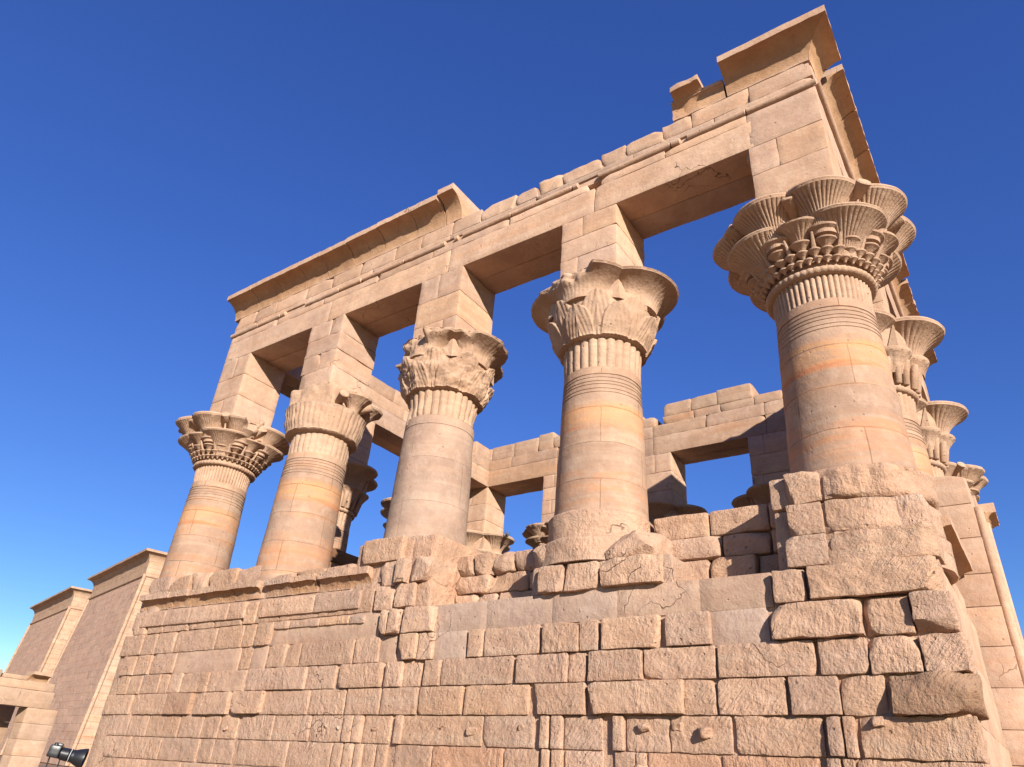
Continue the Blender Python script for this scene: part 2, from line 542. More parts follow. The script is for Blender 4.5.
ROWS = {
 -1: [(-18.62,-17.46,0.03,'n'),(-17.46,-16.06,0.03,'n'),(-16.06,-14.5,0.03,'n'),(-14.39,-13.9,0.05,'n'),(-13.92,-13.15,0.03,'n'),(-13.04,-11.37,0.03,'n'),(-11.34,-10.04,0.03,'n'),(-9.97,-9.71,0.05,'n'),(-9.65,-9.4,0.06,'n'),(-9.35,-9.16,0.06,'n'),(-9.15,-8.84,0.03,'n'),(-8.79,-8.53,0.03,'n'),(-8.33,-7.45,0.03,'n'),(-7.42,-5.88,0.04,'r'),(-5.86,-5.17,0.03,'n'),(-5.1,-4.95,0.06,'n'),(-4.91,-4.71,0.06,'n'),(-4.68,-3.99,0.04,'n'),(-3.8,-3.45,0.06,'n'),(-3.44,-3.28,0.04,'n'),(-3.26,-2.15,0.03,'r'),(-2.13,-0.82,0.03,'r'),(-0.74,-0.57,0.07,'n'),(-0.55,-0.4,0.05,'n'),(-0.38,1.05,0.07,'p')],
 0: [(-18.71,-17.77,0.03,'n'),(-17.77,-16.88,0.03,'n'),(-16.88,-15.52,0.03,'n'),(-15.48,-14.54,0.03,'n'),(-14.52,-13.9,0.05,'n'),(-13.88,-13.22,0.03,'n'),(-13.1,-11.99,0.04,'n'),(-11.97,-11.09,0.03,'n'),(-11.09,-10.81,0.03,'n'),(-10.77,-9.83,0.04,'n'),(-9.77,-9.52,0.07,'n'),(-9.49,-9.27,0.07,'n'),(-9.24,-8.52,0.04,'n'),(-8.4,-8.2,0.06,'n'),(-8.22,-6.35,0.04,'n'),(-6.33,-5.28,0.04,'n'),(-5.14,-4.97,0.07,'n'),(-4.93,-4.72,0.07,'n'),(-4.7,-4.01,0.04,'n'),(-3.81,-3.62,0.07,'n'),(-3.6,-2.9,0.04,'p'),(-2.89,-1.96,0.04,'p'),(-1.91,-0.73,0.06,'p'),(-0.68,-0.49,0.1,'n'),(-0.48,-0.33,0.07,'n'),(-0.3,1.03,0.1,'p')],
 1: [(-19.27,-17.95,0.05,'n'),(-17.69,-16.26,0.1,'n'),(-16.25,-15.18,0.14,'d'),(-15.01,-13.68,0.14,'n'),(-13.5,-12.42,0.2,'n'),(-12.52,-10.99,0.07,'n'),(-10.94,-9.89,0.06,'n'),(-9.82,-8.88,0.1,'n'),(-8.85,-7.92,0.1,'n'),(-7.88,-6.85,0.08,'n'),(-6.79,-5.41,0.07,'n'),(-5.32,-4.3,0.14,'n'),(-4.24,-2.62,0.2,'n'),(-2.64,-2.15,0.07,'n'),(-2.12,-1.15,0.1,'n'),(-1.1,-0.45,0.16,'n'),(-0.44,0.1,0.1,'c'),(0.14,1.13,0.26,'D')],
 2: [(-18.87,-18.35,0.05,'n'),(-18.35,-17.76,0.05,'n'),(-17.67,-16.87,0.08,'n'),(-16.88,-16.47,0.04,'n'),(-16.44,-15.91,0.06,'n'),(-15.88,-14.79,0.05,'n'),(-14.69,-13.29,0.1,'n'),(-13.18,-11.18,0.14,'n'),(-11.2,-10.3,0.05,'n'),(-10.13,-8.93,0.14,'n'),(-8.82,-8.36,0.14,'n'),(-8.4,-7.91,0.06,'n'),(-7.81,-7.42,0.12,'n'),(-7.4,-5.78,0.08,'n'),(-5.69,-4.66,0.12,'n'),(-4.65,-4.31,0.06,'n'),(-4.25,-3.29,0.14,'n'),(-3.28,-2.12,0.09,'n'),(-2.08,-0.7,0.12,'n'),(-0.65,-0.03,0.12,'n'),(-0.02,0.58,0.13,'c'),(0.59,1.11,0.14,'P')],
 3: [(-18.95,-18.29,0.1,'n'),(-18.27,-17.58,0.08,'n'),(-17.5,-16.43,0.07,'n'),(-16.47,-13.8,0,'s'),(-13.71,-13.3,0.04,'n'),(-13.3,-12.79,0,'s'),(-12.63,-12.03,0.12,'p'),(-12.01,-11.57,0.07,'n'),(-11.53,-9.89,0.08,'n'),(-9.82,-9.12,0.1,'n'),(-9.17,-8.7,0,'s'),(-8.52,-8.05,0.2,'n'),(-8.04,-7.66,0.14,'n'),(-7.73,-6.91,0,'g'),(-6.83,-6.48,0.1,'n'),(-6.45,-5.25,0.08,'n'),(-5.17,-4.44,0.14,'n'),(-4.43,-4.08,0.12,'n'),(-4.01,-2.97,0.16,'n'),(-2.89,-2.15,0.14,'n'),(-2.17,-1.32,0,'g'),(-1.24,-0.02,0.24,'c'),(-0.01,0.58,0.14,'c'),(0.58,1.08,0.26,'c')],
 4: [(-19.25,-18.26,0.1,'n'),(-18.28,-17.64,0.05,'n'),(-17.55,-16.7,0.08,'n'),(-16.68,-14.92,0.06,'n'),(-14.88,-13.83,0.06,'n'),(-13.82,-13.39,0.04,'n'),(-13.27,-12.68,0.12,'p'),(-12.73,-9.26,0,'s'),(-9.14,-8.91,0.12,'n'),(-8.87,-8.59,0.14,'n'),(-8.5,-7.69,0.22,'n'),(-7.81,-6.48,0,'g'),(-6.48,-5.04,0,'g'),(-5.02,-3.75,0,'g'),(-3.73,-2.32,0,'s'),(-2.3,-1.22,0,'s'),(-1.16,-0.69,0.18,'n'),(-0.65,1.0,0.26,'c')],
 5: [(-18.99,-18.36,0.08,'n'),(-18.24,-17.49,0.06,'n'),(-17.45,-16.32,0.06,'n'),(-16.27,-15.17,0.06,'n'),(-15.13,-14.05,0.06,'n'),(-13.93,-13.46,0.1,'c'),(-13.47,-12.6,0.06,'n'),(-12.57,-11.24,0.06,'n'),(-11.24,-9.56,0.06,'p'),(-9.46,-8.93,0.12,'c'),(-8.83,-8.28,0.18,'c'),(-8.32,-7.92,0.08,'n'),(-5.29,-4.76,0.2,'p'),(-4.76,-4.08,0.16,'c'),(-4.04,-2.9,0.2,'c'),(-0.92,-0.31,0.18,'n'),(-0.29,0.07,0.18,'c'),(0.08,1.06,0.16,'c')],
 6: [(-9.41,-8.94,0.1,'c'),(-8.88,-8.6,0.14,'c'),(-8.51,-7.96,0.22,'c'),(-0.85,-0.32,0.14,'n'),(-0.29,0.14,0.14,'c')],
 7: [(-10.06,-8.85,0.14,'n'),(-0.83,-0.3,0.12,'c'),(-0.27,0.1,0.12,'c')],
}

# ------------------------------------------------------------------ ground
g = MB()
xs = np.concatenate([[-1500, -600, -250], np.linspace(-130, 60, 96), [150, 500, 1500]])
ys = np.concatenate([[-1500, -500, -150], np.linspace(-60, 100, 81), [200, 500, 1500]])
GX, GY = np.meshgrid(xs, ys, indexing='ij')
P = np.stack([GX.ravel(), GY.ravel(), np.zeros(GX.size)], 1)
P[:, 2] = fbm(P, 0.25, 4, 5) * 0.05 - 0.03
idx = np.arange(GX.size).reshape(GX.shape)
g.add(P, np.stack([idx[:-1, :-1], idx[1:, :-1], idx[1:, 1:], idx[:-1, 1:]], -1).reshape(-1, 4))
M_sand = stone('sand', base=(0.27, 0.185, 0.115), alt=(0.31, 0.215, 0.14), bump=0.5, strata=0.0, stain=0.15)
gr = g.build('ground', M_sand, sharp=None)
gr['kind'] = 'structure'

# ================================================================== THE KIOSK
BAY, BAYY, DEP, HP = 4.6, 4.503, 13.51, 0.74
KIOSK = empty('temple_kiosk', (-9.2, 6.75, 0),
              'roofless sandstone temple kiosk with fourteen flower-capital columns above a rough block wall', 'temple')
KL = (-9.2, 6.75, 0)

def kb(mb, name, mat, loc=None, parent=None, **k):
    """a part of the kiosk, its vertices given in world coordinates"""
    o = mb.build(name, mat, None, loc if loc is not None else KL, **k)
    o.parent = parent or KIOSK
    pl = Vector(parent_loc[o.parent.name]) if o.parent.name in parent_loc else Vector(KL)
    o.location = Vector(loc if loc is not None else KL) - pl
    parent_loc[o.name] = tuple(loc if loc is not None else KL)
    return o
parent_loc = {}

ZC = {-4: 0.1, -3: 0.6, -2: 1.1, -1: 1.59, 0: 2.08, 1: 2.57, 2: 3.06, 3: 3.53, 4: 4.03, 5: 4.52, 6: 5.0, 7: 5.5, 8: 6.02}
YW = -0.95

def shear(P):
    P = P.copy()
    P[:, 2] += 0.015 * (P[:, 0] + 2) * np.clip((6 - P[:, 2]) / 2, 0, 1) * np.clip(P[:, 2] / 1.0, 0, 1)
    return P

GREY = (0.93, 0.98, 1.05)
wall = MB()
repair = MB()
# core that carries the joints (mortar) between the facing blocks
rbox(wall, -19.35, 0.98, YW + 0.012, 0.9, 0.0, 4.50, res=0.35, r=0.05, amp=0.012, shear=shear, tint=(0.98, 0.98, 0.98))
for k, row in sorted(ROWS.items()):
    z0, z1 = ZC[k], ZC[k + 1]
    for (xa, xb, p, st) in row:
        w = xb - xa
        if p <= .1:
            p = p * .7
        else:
            p = p * .75
        if w < .3:
            p = p * 1.9
        j = 0.012 if st != 's' else 0.0
        if st in ('s', 'g'):
            tn = GREY if st == 'g' else (1.0, 1.0, 1.0)
            tt = tuple(np.array(tn) * (1 + rng.normal() * 0.03))
            rbox(repair, xa - .02, xb + .02, YW - 0.012 - 0.006 * rng.random(), -0.5, z0 - .01, z1 + .01, res=0.2, r=0.012, amp=0.004,
                 tint=tt, shear=shear)
            continue
        kw = dict(res=0.055 if xa > -9 else 0.085, r=0.016, amp=0.011 + 0.045 * p, freq=8.0, tint=rtint(.05), bulge=0.0, shear=shear)
        ch = 1 if rng.random() < 0.5 else 0
        cdp = 0.05 + 0.5 * p
        if st == 'c':
            ch = 3; cdp = 0.07 + 0.45 * p; kw['amp'] = 0.02 + 0.05 * p; kw['freq'] = 6
        if st == 'D':
            ch = 4; cdp = 0.2; kw['amp'] = 0.05; kw['tint'] = (0.66, 0.62, 0.58); kw['freq'] = 5
        if st == 'd':
            kw['tint'] = (0.8, 0.76, 0.74)
        if st in ('p', 'P'):
            kw['amp'] += 0.012; kw['freq'] = 9
        if st == 'P':
            kw['amp'] = 0.045; kw['freq'] = 9
        if st == 'r':
            kw['tint'] = (1.02, 0.92, 0.86)
        if w < 0.3:
            kw['amp'] = 0.008; ch = 0
        if p > 0.13 and st == 'n':
            ch = 2
        gx = 0.011 if p > 0.1 else 0.006
        zz0 = z0 + (0.016 if p > 0.12 else 0.006)
        rbox(wall, xa + gx, xb - gx, YW - p, -0.45, zz0, z1 - 0.008, chips=ch, cdepth=cdp, **kw)
# rows below the frame
for k in (-4, -3, -2):
    x = -19.0
    while x < 0.9:
        w = rng.uniform(0.8, 1.7)
        xe = min(x + w, 1.05)
        rbox(wall, x + .008, xe - .008, YW - rng.uniform(.03, .07), -0.5, ZC[k] + .008 if k > -4 else -0.1, ZC[k + 1] - .008,
             res=0.12, r=0.03, amp=0.015, shear=shear)
        x = xe
# bosses left on the blocks
for (bx, bz, br, bp) in [(-2.35, 2.36, .13, .2), (-3.28, 2.40, .11, .14), (-5.55, 2.38, .09, .12), (-8.9, 2.33, .07, .09),
                         (-7.25, 2.36, .09, .10), (-6.55, 2.33, .12, .10), (-3.35, 1.86, .12, .17), (-10.3, 2.33, .07, .08),
                         (-9.95, 2.33, .07, .08), (-11.8, 2.28, .06, .08), (-0.05, 2.5, .1, .16), (-2.75, 2.42, .10, .08),
                         (-13.6, 2.3, .08, .1)]:
    br *= .8
    rbox(wall, bx - br * 1.1, bx + br, YW - .05 - bp * .6, YW + .1, bz - br * .8, bz + br * .7, res=0.035, r=0.03, amp=0.035, freq=9,
         chips=4, cdepth=0.09, shear=shear, tint=(1, 1, 1))
# clamp holes are shown by short dark gaps: two rebated stones
kb(wall, 'block_wall', M_hewn)
kb(repair, 'wall_repair', M_patch, label='smooth greyish repair patches let into the block wall')

# upper stubs of the wall around the column feet
stub = MB()
def core(x0, x1, y0, y1, z0, z1, a=0.02, t=None, res=0.12, ch=0, cdp=.1, **k):
    rbox(stub, x0, x1, y0, y1, z0, z1, res=res, r=0.05, amp=a, tint=t, chips=ch, cdepth=cdp, freq=3.0, **k)
# left two bays, complete up to the cornice
core(-19.25, -10.3, YW + .02, .85, 4.48, 5.0, .01)
core(-19.2, -10.3, YW + .05, .85, 5.0, 5.45, .01)
x = -19.0
while x < -13.6:                                        # flat lumps on top of the far bay
    w = rng.uniform(.7, 1.4)
    rbox(stub, x + .01, min(x + w, -13.5) - .01, YW + rng.uniform(-.05, .03), .8, 5.42, 5.90 + rng.uniform(-.05, .05), res=.08, r=.05, amp=.03, chips=3, cdepth=.22)
    x += w
x = -13.4
while x < -10.4:
    w = rng.uniform(.9, 1.5)
    rbox(stub, x + .01, min(x + w, -10.3) - .01, YW + .02, .8, 5.3, 5.52 + rng.uniform(-.06, .08), res=.08, r=.04, amp=.03, chips=3, cdepth=.16)
    x += w
kb(stub, 'wall_stub', M_hewn)
stub = MB()
# third column foot
core(-10.35, -8.0, YW + .03, .9, 4.48, 6.0, .03, (1.0, 1.0, 1.0), ch=0)
rbox(stub, -9.0, -7.98, YW - .02, .9, 4.5, 5.02, res=.1, r=.04, amp=.02, tint=(1.06, 1.0, .97))
rbox(stub, -8.62, -7.99, YW + .0, .9, 5.0, 5.98, res=.1, r=.06, amp=.035, tint=(1.08, 1.03, 1.0), chips=1, cdepth=.2)
rbox(stub, -9.35, -8.55, YW + .02, .9, 5.45, 6.02, res=.1, r=.06, amp=.035, tint=(1.08, 1.03, 1.0), chips=2, cdepth=.2)
kb(stub, 'wall_stub', M_hewn)
stub = MB()
# second column foot
core(-5.5, -2.75, YW - .02, .95, 4.48, 5.0, .03)
rbox(stub, -5.55, -4.95, YW - .0, .9, 5.0, 5.45, res=.06, r=.06, amp=.05, chips=4, cdepth=.3)
rbox(stub, -4.95, -3.95, YW - .06, .9, 5.0, 5.55, res=.06, r=.06, amp=.05, chips=4, cdepth=.25)
rbox(stub, -3.97, -3.1, YW - .06, .9, 5.0, 5.5, res=.06, r=.06, amp=.05, chips=3, cdepth=.35)
kb(stub, 'wall_stub', M_hewn)
stub = MB()
# corner foot
core(-1.1, 1.0, YW + .1, .95, 4.48, 5.5, .03)
rbox(stub, -1.1, -0.3, YW + .05, .8, 5.5, 6.02, res=.1, r=.05, amp=.03)
kb(stub, 'wall_stub', M_hewn)
# rounded drums of the corner and second column inside the wall
dr = MB()
def foot(cx, prof, seg=110, amp=.03, fr=2.2, seed=1, t=(1, 1, 1)):
    z = np.arange(prof[0][1], prof[-1][1] + .01, .035)
    r = np.interp(z, [p[1] for p in prof], [p[0] for p in prof])
    lathe(dr, list(zip(r, z)), seg, cx=cx, amp=amp, freq=fr, seed=seed, tint=t)
foot(0.02, [(1.12, 4.52), (1.12, 4.98), (1.05, 5.0)], amp=.06, seed=4)
foot(0.02, [(1.03, 5.01), (1.07, 5.08), (1.05, 5.47), (1.0, 5.49)], amp=.03, seed=5)
foot(0.02, [(1.0, 5.51), (1.07, 5.56), (1.05, 6.0), (.96, 6.06)], amp=.10, fr=3.4, seed=6, t=(.96, .93, .9))
kb(dr, 'column_foot', M_hewn)
dr = MB()
foot(-4.6, [(1.16, 5.0), (1.12, 5.45), (1.02, 5.47), (1.03, 5.95), (.93, 6.02)], amp=.05, seed=8)
kb(dr, 'column_foot', M_hewn)

# low rough cross wall behind, between the feet
rc = MB()
def rubble(x0, x1, rows, ys=-.3, rough=.04, chips=2, wmin=.5, wmax=1.1, top=None):
    for (za, zb) in rows:
        x = x0
        while x < x1 - .1:
            w = rng.uniform(wmin, wmax)
            xe = x1 if x1 - (x + w) < .3 else x + w
            t = zb if top is None else min(zb, top((x + xe) / 2))
            if t - za > .08:
                rbox(rc, x + .012, xe - .012, ys - rng.uniform(0, .12), .75, za + .008, t, res=.065, r=.05, amp=rough, freq=4,
                     chips=chips, cdepth=.14)
            x = xe
rbox(rc, -3.4, -.9, .1, .8, 4.45, 5.88, res=.3, r=.05, amp=.01)
rubble(-3.5, -.95, [(5.50, 5.97)], ys=0.0, wmin=.9, wmax=1.2, chips=1, rough=.02)
rubble(-3.5, -.95, [(5.10, 5.50)], ys=-.03, wmin=.6, wmax=1.9, chips=1, rough=.02)
rubble(-3.5, -.95, [(4.5, 5.10)], ys=-.03, wmin=.5, wmax=1.3, chips=1, rough=.02)
kb(rc, 'rubble_wall', M_hewn)
rc = MB()
rbox(rc, -8.1, -5.4, 0, .7, 4.45, 5.2, res=.3, r=.05, amp=.02)
rubble(-8.05, -5.3, [(4.5, 4.84), (4.84, 5.24), (5.24, 5.68)], ys=-.12, rough=.07, chips=4, wmin=.45, wmax=1.2)
kb(rc, 'rubble_wall', M_hewn)

# ---------------------------------------------------------------- cavetto pieces
def cav_poly(d, zb, zt, fil, back):
    pts = [(0.0, zb)]
    n = 9
    for i in range(1, n + 1):
        a = i / n * math.pi / 2
        pts.append((d * (1 - math.cos(a)), zb + (zt - fil - zb) * math.sin(a) ** 1.0))
    # the curve above rises fast then leans out
    pts += [(d + 0.012, zt - fil), (d + .012, zt), (-back, zt), (-back, zb)]
    return pts

def cavetto(mb, side, s0, s1, base, d, zb, zt, fil=.2, back=.8, m0=False, m1=False, step=1.25, amp=.018, chip=None):
    poly = cav_poly(d, zb, zt, fil, back)
    n = max(1, int(round(abs(s1 - s0) / step)))
    cuts = np.linspace(s0, s1, n + 1)
    if n > 2:
        cuts[1:-1] += rng.uniform(-.18, .18, n - 1)
    for i in range(n):
        a, b = cuts[i] + .010, cuts[i + 1] - .010
        dz = rng.uniform(-.03, .03) if n > 1 else 0
        def f(s, mit, sign):
            def g(u, v):
                ss = s + (sign * (u if mit else 0))
                vv = v + (dz if v > zb + .01 else 0)
                if side == 'front': return (ss, -base - u, vv)
                if side == 'right': return (base + u, ss, vv)
                if side == 'left': return (-4 * BAY - base - u, ss, vv)
                if side == 'back': return (ss, DEP + base + u, vv)
            return g
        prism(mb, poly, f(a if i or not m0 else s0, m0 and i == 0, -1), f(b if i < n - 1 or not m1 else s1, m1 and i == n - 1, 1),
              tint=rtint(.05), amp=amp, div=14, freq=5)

# screen-wall cornices on the left bays (weathered)
sc = MB()
def worn_cav(x0, x1, zb, zt, d, fil, drop):
    poly = cav_poly(d, zb, zt, fil, .6)
    x = x0
    while x < x1 - .05:
        w = rng.uniform(.6, 1.5)
        xe = min(x1, x + w)
        dd = rng.uniform(.65, 1.0)
        def f(s):
            return lambda u, v: (s, YW + .04 - (u * dd if u > 0 else u), v)
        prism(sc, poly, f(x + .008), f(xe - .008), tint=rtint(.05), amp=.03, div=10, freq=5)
        x = xe
worn_cav(-18.95, -13.55, 5.0, 5.42, .22, .16, 0)
worn_cav(-13.35, -11.5, 5.02, 5.40, .24, .14, 0)
worn_cav(-11.4, -9.75, 5.0, 5.42, .26, .16, 0)
for (a, b, z) in [(-18.6, -13.9, 4.47), (-13.3, -9.9, 4.46)]:          # projecting ledge below the frieze row
    x = a
    while x < b:
        w = rng.uniform(.8, 2.0)
        rbox(sc, x, min(b, x + w) - .01, YW - .10, -.6, z + .06, z + .46, res=.09, r=.03, amp=.015)
        x += w
for (a, b) in [(-12.9, -9.7)]:
    x = a
    while x < b:
        w = rng.uniform(.6, 1.2)
        rbox(sc, x, min(b, x + w) - .01, YW - .07, -.6, 4.22, 4.40, res=.07, r=.04, amp=.02)
        x += w
kb(sc, 'screen_wall_cornice', M_hewn)

# right flank of the wall
fl = MB()
rbox(fl, -.9, .80, .6, 12.6, 0, 4.9, res=.5, r=.04, amp=.01, tint=(1.02, 1, .98))
for (z0, z1, o) in [(0, 1.59, .10), (1.59, 2.57, .07), (2.57, 3.53, .03), (3.53, 4.5, 0)]:
    rbox(fl, .3, 1.0 + o * .5, -.55, 3.6, z0 + .005, z1 - .005, res=.22, r=.03, amp=.012, tint=(1.05, 1.02, 1.0))
rbox(fl, .4, .93, -.3, 3.5, 4.5, 5.0, res=.2, r=.03, amp=.012)
kb(fl, 'flank_wall', M_dress)
fc = MB()
cavetto(fc, 'right', .62, 3.6, .80, .36, 4.95, 5.62, fil=.15, back=1.4, amp=.006)
kb(fc, 'screen_wall_cornice', M_dress)
fc = MB()
cavetto(fc, 'right', 1.9, 3.7, .74, .2, 5.75, 6.25, fil=.15, back=1.2, amp=.01)
kb(fc, 'screen_wall_cornice', M_dress)
fc = MB()
rbox(fc, -.5, .86, 1.4, 3.6, 5.62, 6.05, res=.2, r=.03, amp=.01)
kb(fc, 'screen_wall_cornice', M_dress)
torus_m = MB()

# door jambs on the right flank
def jamb(y0, y1, h, x1, corn):
    j = MB()
    z = 0.0
    while z < h - .1:
        dz = rng.uniform(.5, .72)
        ze = h if h - (z + dz) < .35 else z + dz
        b = lambda zz: .10 * (1 - zz / h)
        rbox(j, -.9, x1 + b((z + ze) / 2), y0 - b(z) * .5, y1, z + .004, ze - .004, res=.25, r=.014, amp=.008, tint=rtint(.04),
             chips=2 if ze > h - .1 else 0, cdepth=.2)
        z = ze
    j = kb(j, 'door_jamb', M_pylon_end_s, loc=(0.5, (y0 + y1) / 2, 0))
    if corn:
        c = MB()
        cavetto(c, 'right', y1 - 1.15, y1 + .02, x1 + .02, .30, corn, corn + .75, fil=.24, back=.7)
        kb(c, 'cornice', M_dress, loc=(0.5, (y0 + y1) / 2, 0), parent=j)
    t = MB()
    xx = lambda zz: x1 + .06 + .10 * (1 - zz / h)
    cyl(t, (xx(0), y0 + .1, 0), (xx(h - .7), y0 + .1, h - .7), .085, .085, 18)
    kb(t, 'corner_roll', M_dress, loc=(0.5, (y0 + y1) / 2, 0), parent=j)
M_pylon_end_s = M_dress
jamb(3.72, 5.6, 7.45, 1.42, None)
jamb(8.1, 9.9, 8.5, 1.42, 7.72)

# far wall and inner side walls of the kiosk (low, behind the feet)
bw = MB()
for (z0, z1) in [(0, 1.2), (1.2, 2.4), (2.4, 3.6), (3.6, 4.8), (4.8, 5.9)]:
    rbox(bw, -19.3, .9, DEP - .7, DEP + .9, z0 + .004, z1 - .004, res=.6, r=.02, amp=.01)
    rbox(bw, -19.3, -17.7, .9, 4.6, z0 + .004, z1 - .004, res=.6, r=.02, amp=.01)
    rbox(bw, -19.3, -17.7, 8.9, DEP - .7, z0 + .004, z1 - .004, res=.6, r=.02, amp=.01)
kb(bw, 'rear_wall', M_back)
# door jambs of the far short side with their cornice slab, its tint darkened to stand for shade
for (y0, y1) in [(4.2, 5.6), (7.9, 9.3)]:
    j = MB()
    z = 0
    while z < 7.6:
        rbox(j, -19.6, -17.8, y0, y1, z + .004, min(z + .65, 7.65) - .004, res=.3, r=.015, amp=.01)
        z += .65
    jj = kb(j, 'door_jamb', M_back, loc=(-18.6, (y0 + y1) / 2, 0))
    c = MB()
    rbox(c, -19.8, -17.45, y0 - .25, y1 + .3, 7.7, 8.15, res=.15, r=.03, amp=.015, tint=(.45, .38, .33))
    kb(c, 'cornice', M_back, loc=(-18.6, (y0 + y1) / 2, 0), parent=jj)

# ---------------------------------------------------------------- capitals
def bell(mb, az, rho, zr, r, h, tilt=0.0, flute=20, fd=.06, lip=.07, seg=56, stem=.34, pw=1.8, squash=1.0, amp=.0, t=(1, 1, 1)):
    """an open papyrus umbel: stem foot at the core, flaring to a lipped rim"""
    prof = []
    for i in range(11):
        u = i / 10
        prof.append((r * (stem + (1 - stem) * u ** pw), -h + (h - lip) * (1 - (1 - u) ** 1.0)))
    prof += [(r * 1.0, -lip * .9), (r * 1.03, -lip * .5), (r * 1.0, -.005), (r * .9, 0.0), (r * .3, .012)]
    zf = -lip
    def mod(TH, R, Z):
        u = np.clip((Z + h) / (h - lip), 0, 1)
        f = np.abs(np.sin(TH * flute / 2)) ** .5 - 1
        return R * (1 + fd * f * (Z < zf - .002) * np.clip(u * 3, 0, 1) * (u < .97))
    a = az
    M = Matrix.Translation((rho * math.cos(a), rho * math.sin(a), zr)) @ Matrix.Rotation(a, 4, 'Z') @ Matrix.Rotation(tilt, 4, 'Y') @ Matrix.Diagonal((squash, 1, 1, 1))
    lathe(mb, prof, seg, mod=mod, M=np.array(M), amp=amp, freq=5, tint=t)

def bud(mb, az, r0, r1, z0, z1, ra, rb, seg=16, t=(1, 1, 1)):
    c, s = math.cos(az), math.sin(az)
    cyl(mb, (r0 * c, r0 * s, z0), (r1 * c, r1 * s, z1), ra, rb, seg, t)

def neck(mb, zn, n=36, rs=.80, ring=True, zlo=9.32, d=.05, rr=.97, amp=0):
    def mod(TH, R, Z):
        return R * (1 - d * (1 - np.abs(np.sin(TH * n / 2)) ** .7))
    z = np.linspace(zlo, zn, 8)
    prof = [(rs * .93, zlo - .01)] + [(rs * 1.02 + .05 * (q - zlo), q) for q in z]
    lathe(mb, prof, n * 6, mod=mod, amp=amp)
    if ring:
        def m2(TH, R, Z):
            return R * (1 - .018 * (1 - np.abs(np.sin(TH * 26)) ** .6))
        pr = []
        for i in range(9):
            a = -math.pi / 2 + i / 8 * math.pi
            pr.append((rr - .09 + .09 * math.cos(a), zn + .07 + .08 * math.sin(a)))
        lathe(mb, [(.75, zn - .01)] + pr + [(.75, zn + .15)], 208, mod=m2, amp=amp)

def damage(mb, amp=0.0, freq=3.0, seed=1, cuts=(), z0=9.0):
    """weathering: noise plus broken-off sectors (azimuth, half width, max radius, z range)"""
    for i in range(len(mb.v)):
        P = mb.v[i]
        th = np.arctan2(P[:, 1], P[:, 0])
        rad = np.hypot(P[:, 0], P[:, 1])
        for (az, hw, rm, za, zb) in cuts:
            dth = np.abs((th - az + math.pi) % (2 * math.pi) - math.pi)
            w = np.clip((hw - dth) / .12, 0, 1) * np.clip((P[:, 2] - za) / .08, 0, 1) * np.clip((zb - P[:, 2]) / .08, 0, 1)
            lim = rm + fbm(P, 4.5, 3, seed + 9) * .12
            new = np.where(rad > lim, lim, rad)
            nr = rad + (new - rad) * w
            k = nr / np.maximum(rad, 1e-6)
            P[:, 0] *= k
            P[:, 1] *= k
            rad = nr
        if amp:
            ww = fbm(P, freq, 4, seed) * amp * np.clip((P[:, 2] - z0) * 3, 0, 1)
            k = (rad + ww) / np.maximum(rad, 1e-6)
            P[:, 0] *= k
            P[:, 1] *= k
            P[:, 2] += fbm(P + 5, freq, 3, seed + 4) * amp * .35
        mb.v[i] = P

D2 = math.pi / 4
def cap_composite(det=1.0, dtop=.0, cuts=(), amp=0.01, seed=1, t=(1, 1, 1)):
    """five tiers of umbels shrinking downwards, like the corner capital"""
    mb = MB()
    neck(mb, 9.98, 52)
    z = np.linspace(10.05, 11.72, 14)
    lathe(mb, [(.86 + .32 * ((q - 10.05) / 1.67) ** 1.3, q) for q in z], 64, amp=.02, tint=(.92, .9, .88))
    sg = int(72 * det)
    for k in range(8):
        a = D2 / 2 + D2 * k
        bell(mb, a, 1.12, 11.60 + dtop, .64, .92, tilt=.14, flute=46, fd=.06, lip=.10, seg=int(276 * det), t=t)
    for k in range(4):
        a = D2 + 2 * D2 * k
        bell(mb, a, .90, 11.12, .70, .8, tilt=.16, flute=46, fd=.055, lip=.08, seg=int(276 * det), t=t)
        bud(mb, a, 1.1, 1.66, 11.28, 11.50, .08, .13, t=t)
        bud(mb, a, 1.2, 1.42, 10.95, 11.28, .05, .02, t=t)
        a2 = 2 * D2 * k
        bud(mb, a2, 1.0, 1.5, 11.15, 11.45, .08, .13, t=t)
        bell(mb, a2, 1.0, 11.02, .40, .45, tilt=.15, flute=22, lip=.05, seg=int(110 * det), stem=.25, t=t)
    for k in range(8):
        a = D2 / 2 + D2 * k
        bell(mb, a, 1.0, 10.86, .30, .36, tilt=.15, flute=14, lip=.045, seg=sg, stem=.2, t=t)
        # curling stems
        for sgn in (-1, 1):
            pts = []
            for i in range(7):
                u = i / 6
                aa = a + sgn * (.10 + .26 * u)
                rr = 1.03 + .22 * math.sin(u * math.pi)
                zz = 10.72 + .42 * math.sin(u * 2.3)
                pts.append((rr * math.cos(aa), rr * math.sin(aa), zz))
            for i in range(6):
                cyl(mb, pts[i], pts[i + 1], .05, .05, 8)
    for k in range(16):
        a = D2 / 2 * k
        bell(mb, a, 1.0, 10.62, .185, .22, tilt=.12, flute=8, lip=.035, seg=int(40 * det), stem=.2, t=t)
        bud(mb, a + D2 / 4, 1.02, 1.18, 10.44, 10.72, .045, .02, 8)
    for k in range(32):
        bell(mb, D2 / 4 * k, .99, 10.44, .11, .16, tilt=.1, flute=6, lip=.03, seg=int(28 * det), stem=.2, t=t)
    for k in range(40):
        bell(mb, D2 / 5 * (k + .5), .97, 10.28, .08, .12, tilt=.1, flute=0, lip=.03, seg=14, stem=.25, t=t)
    damage(mb, amp, 3.0, seed, cuts)
    return mb

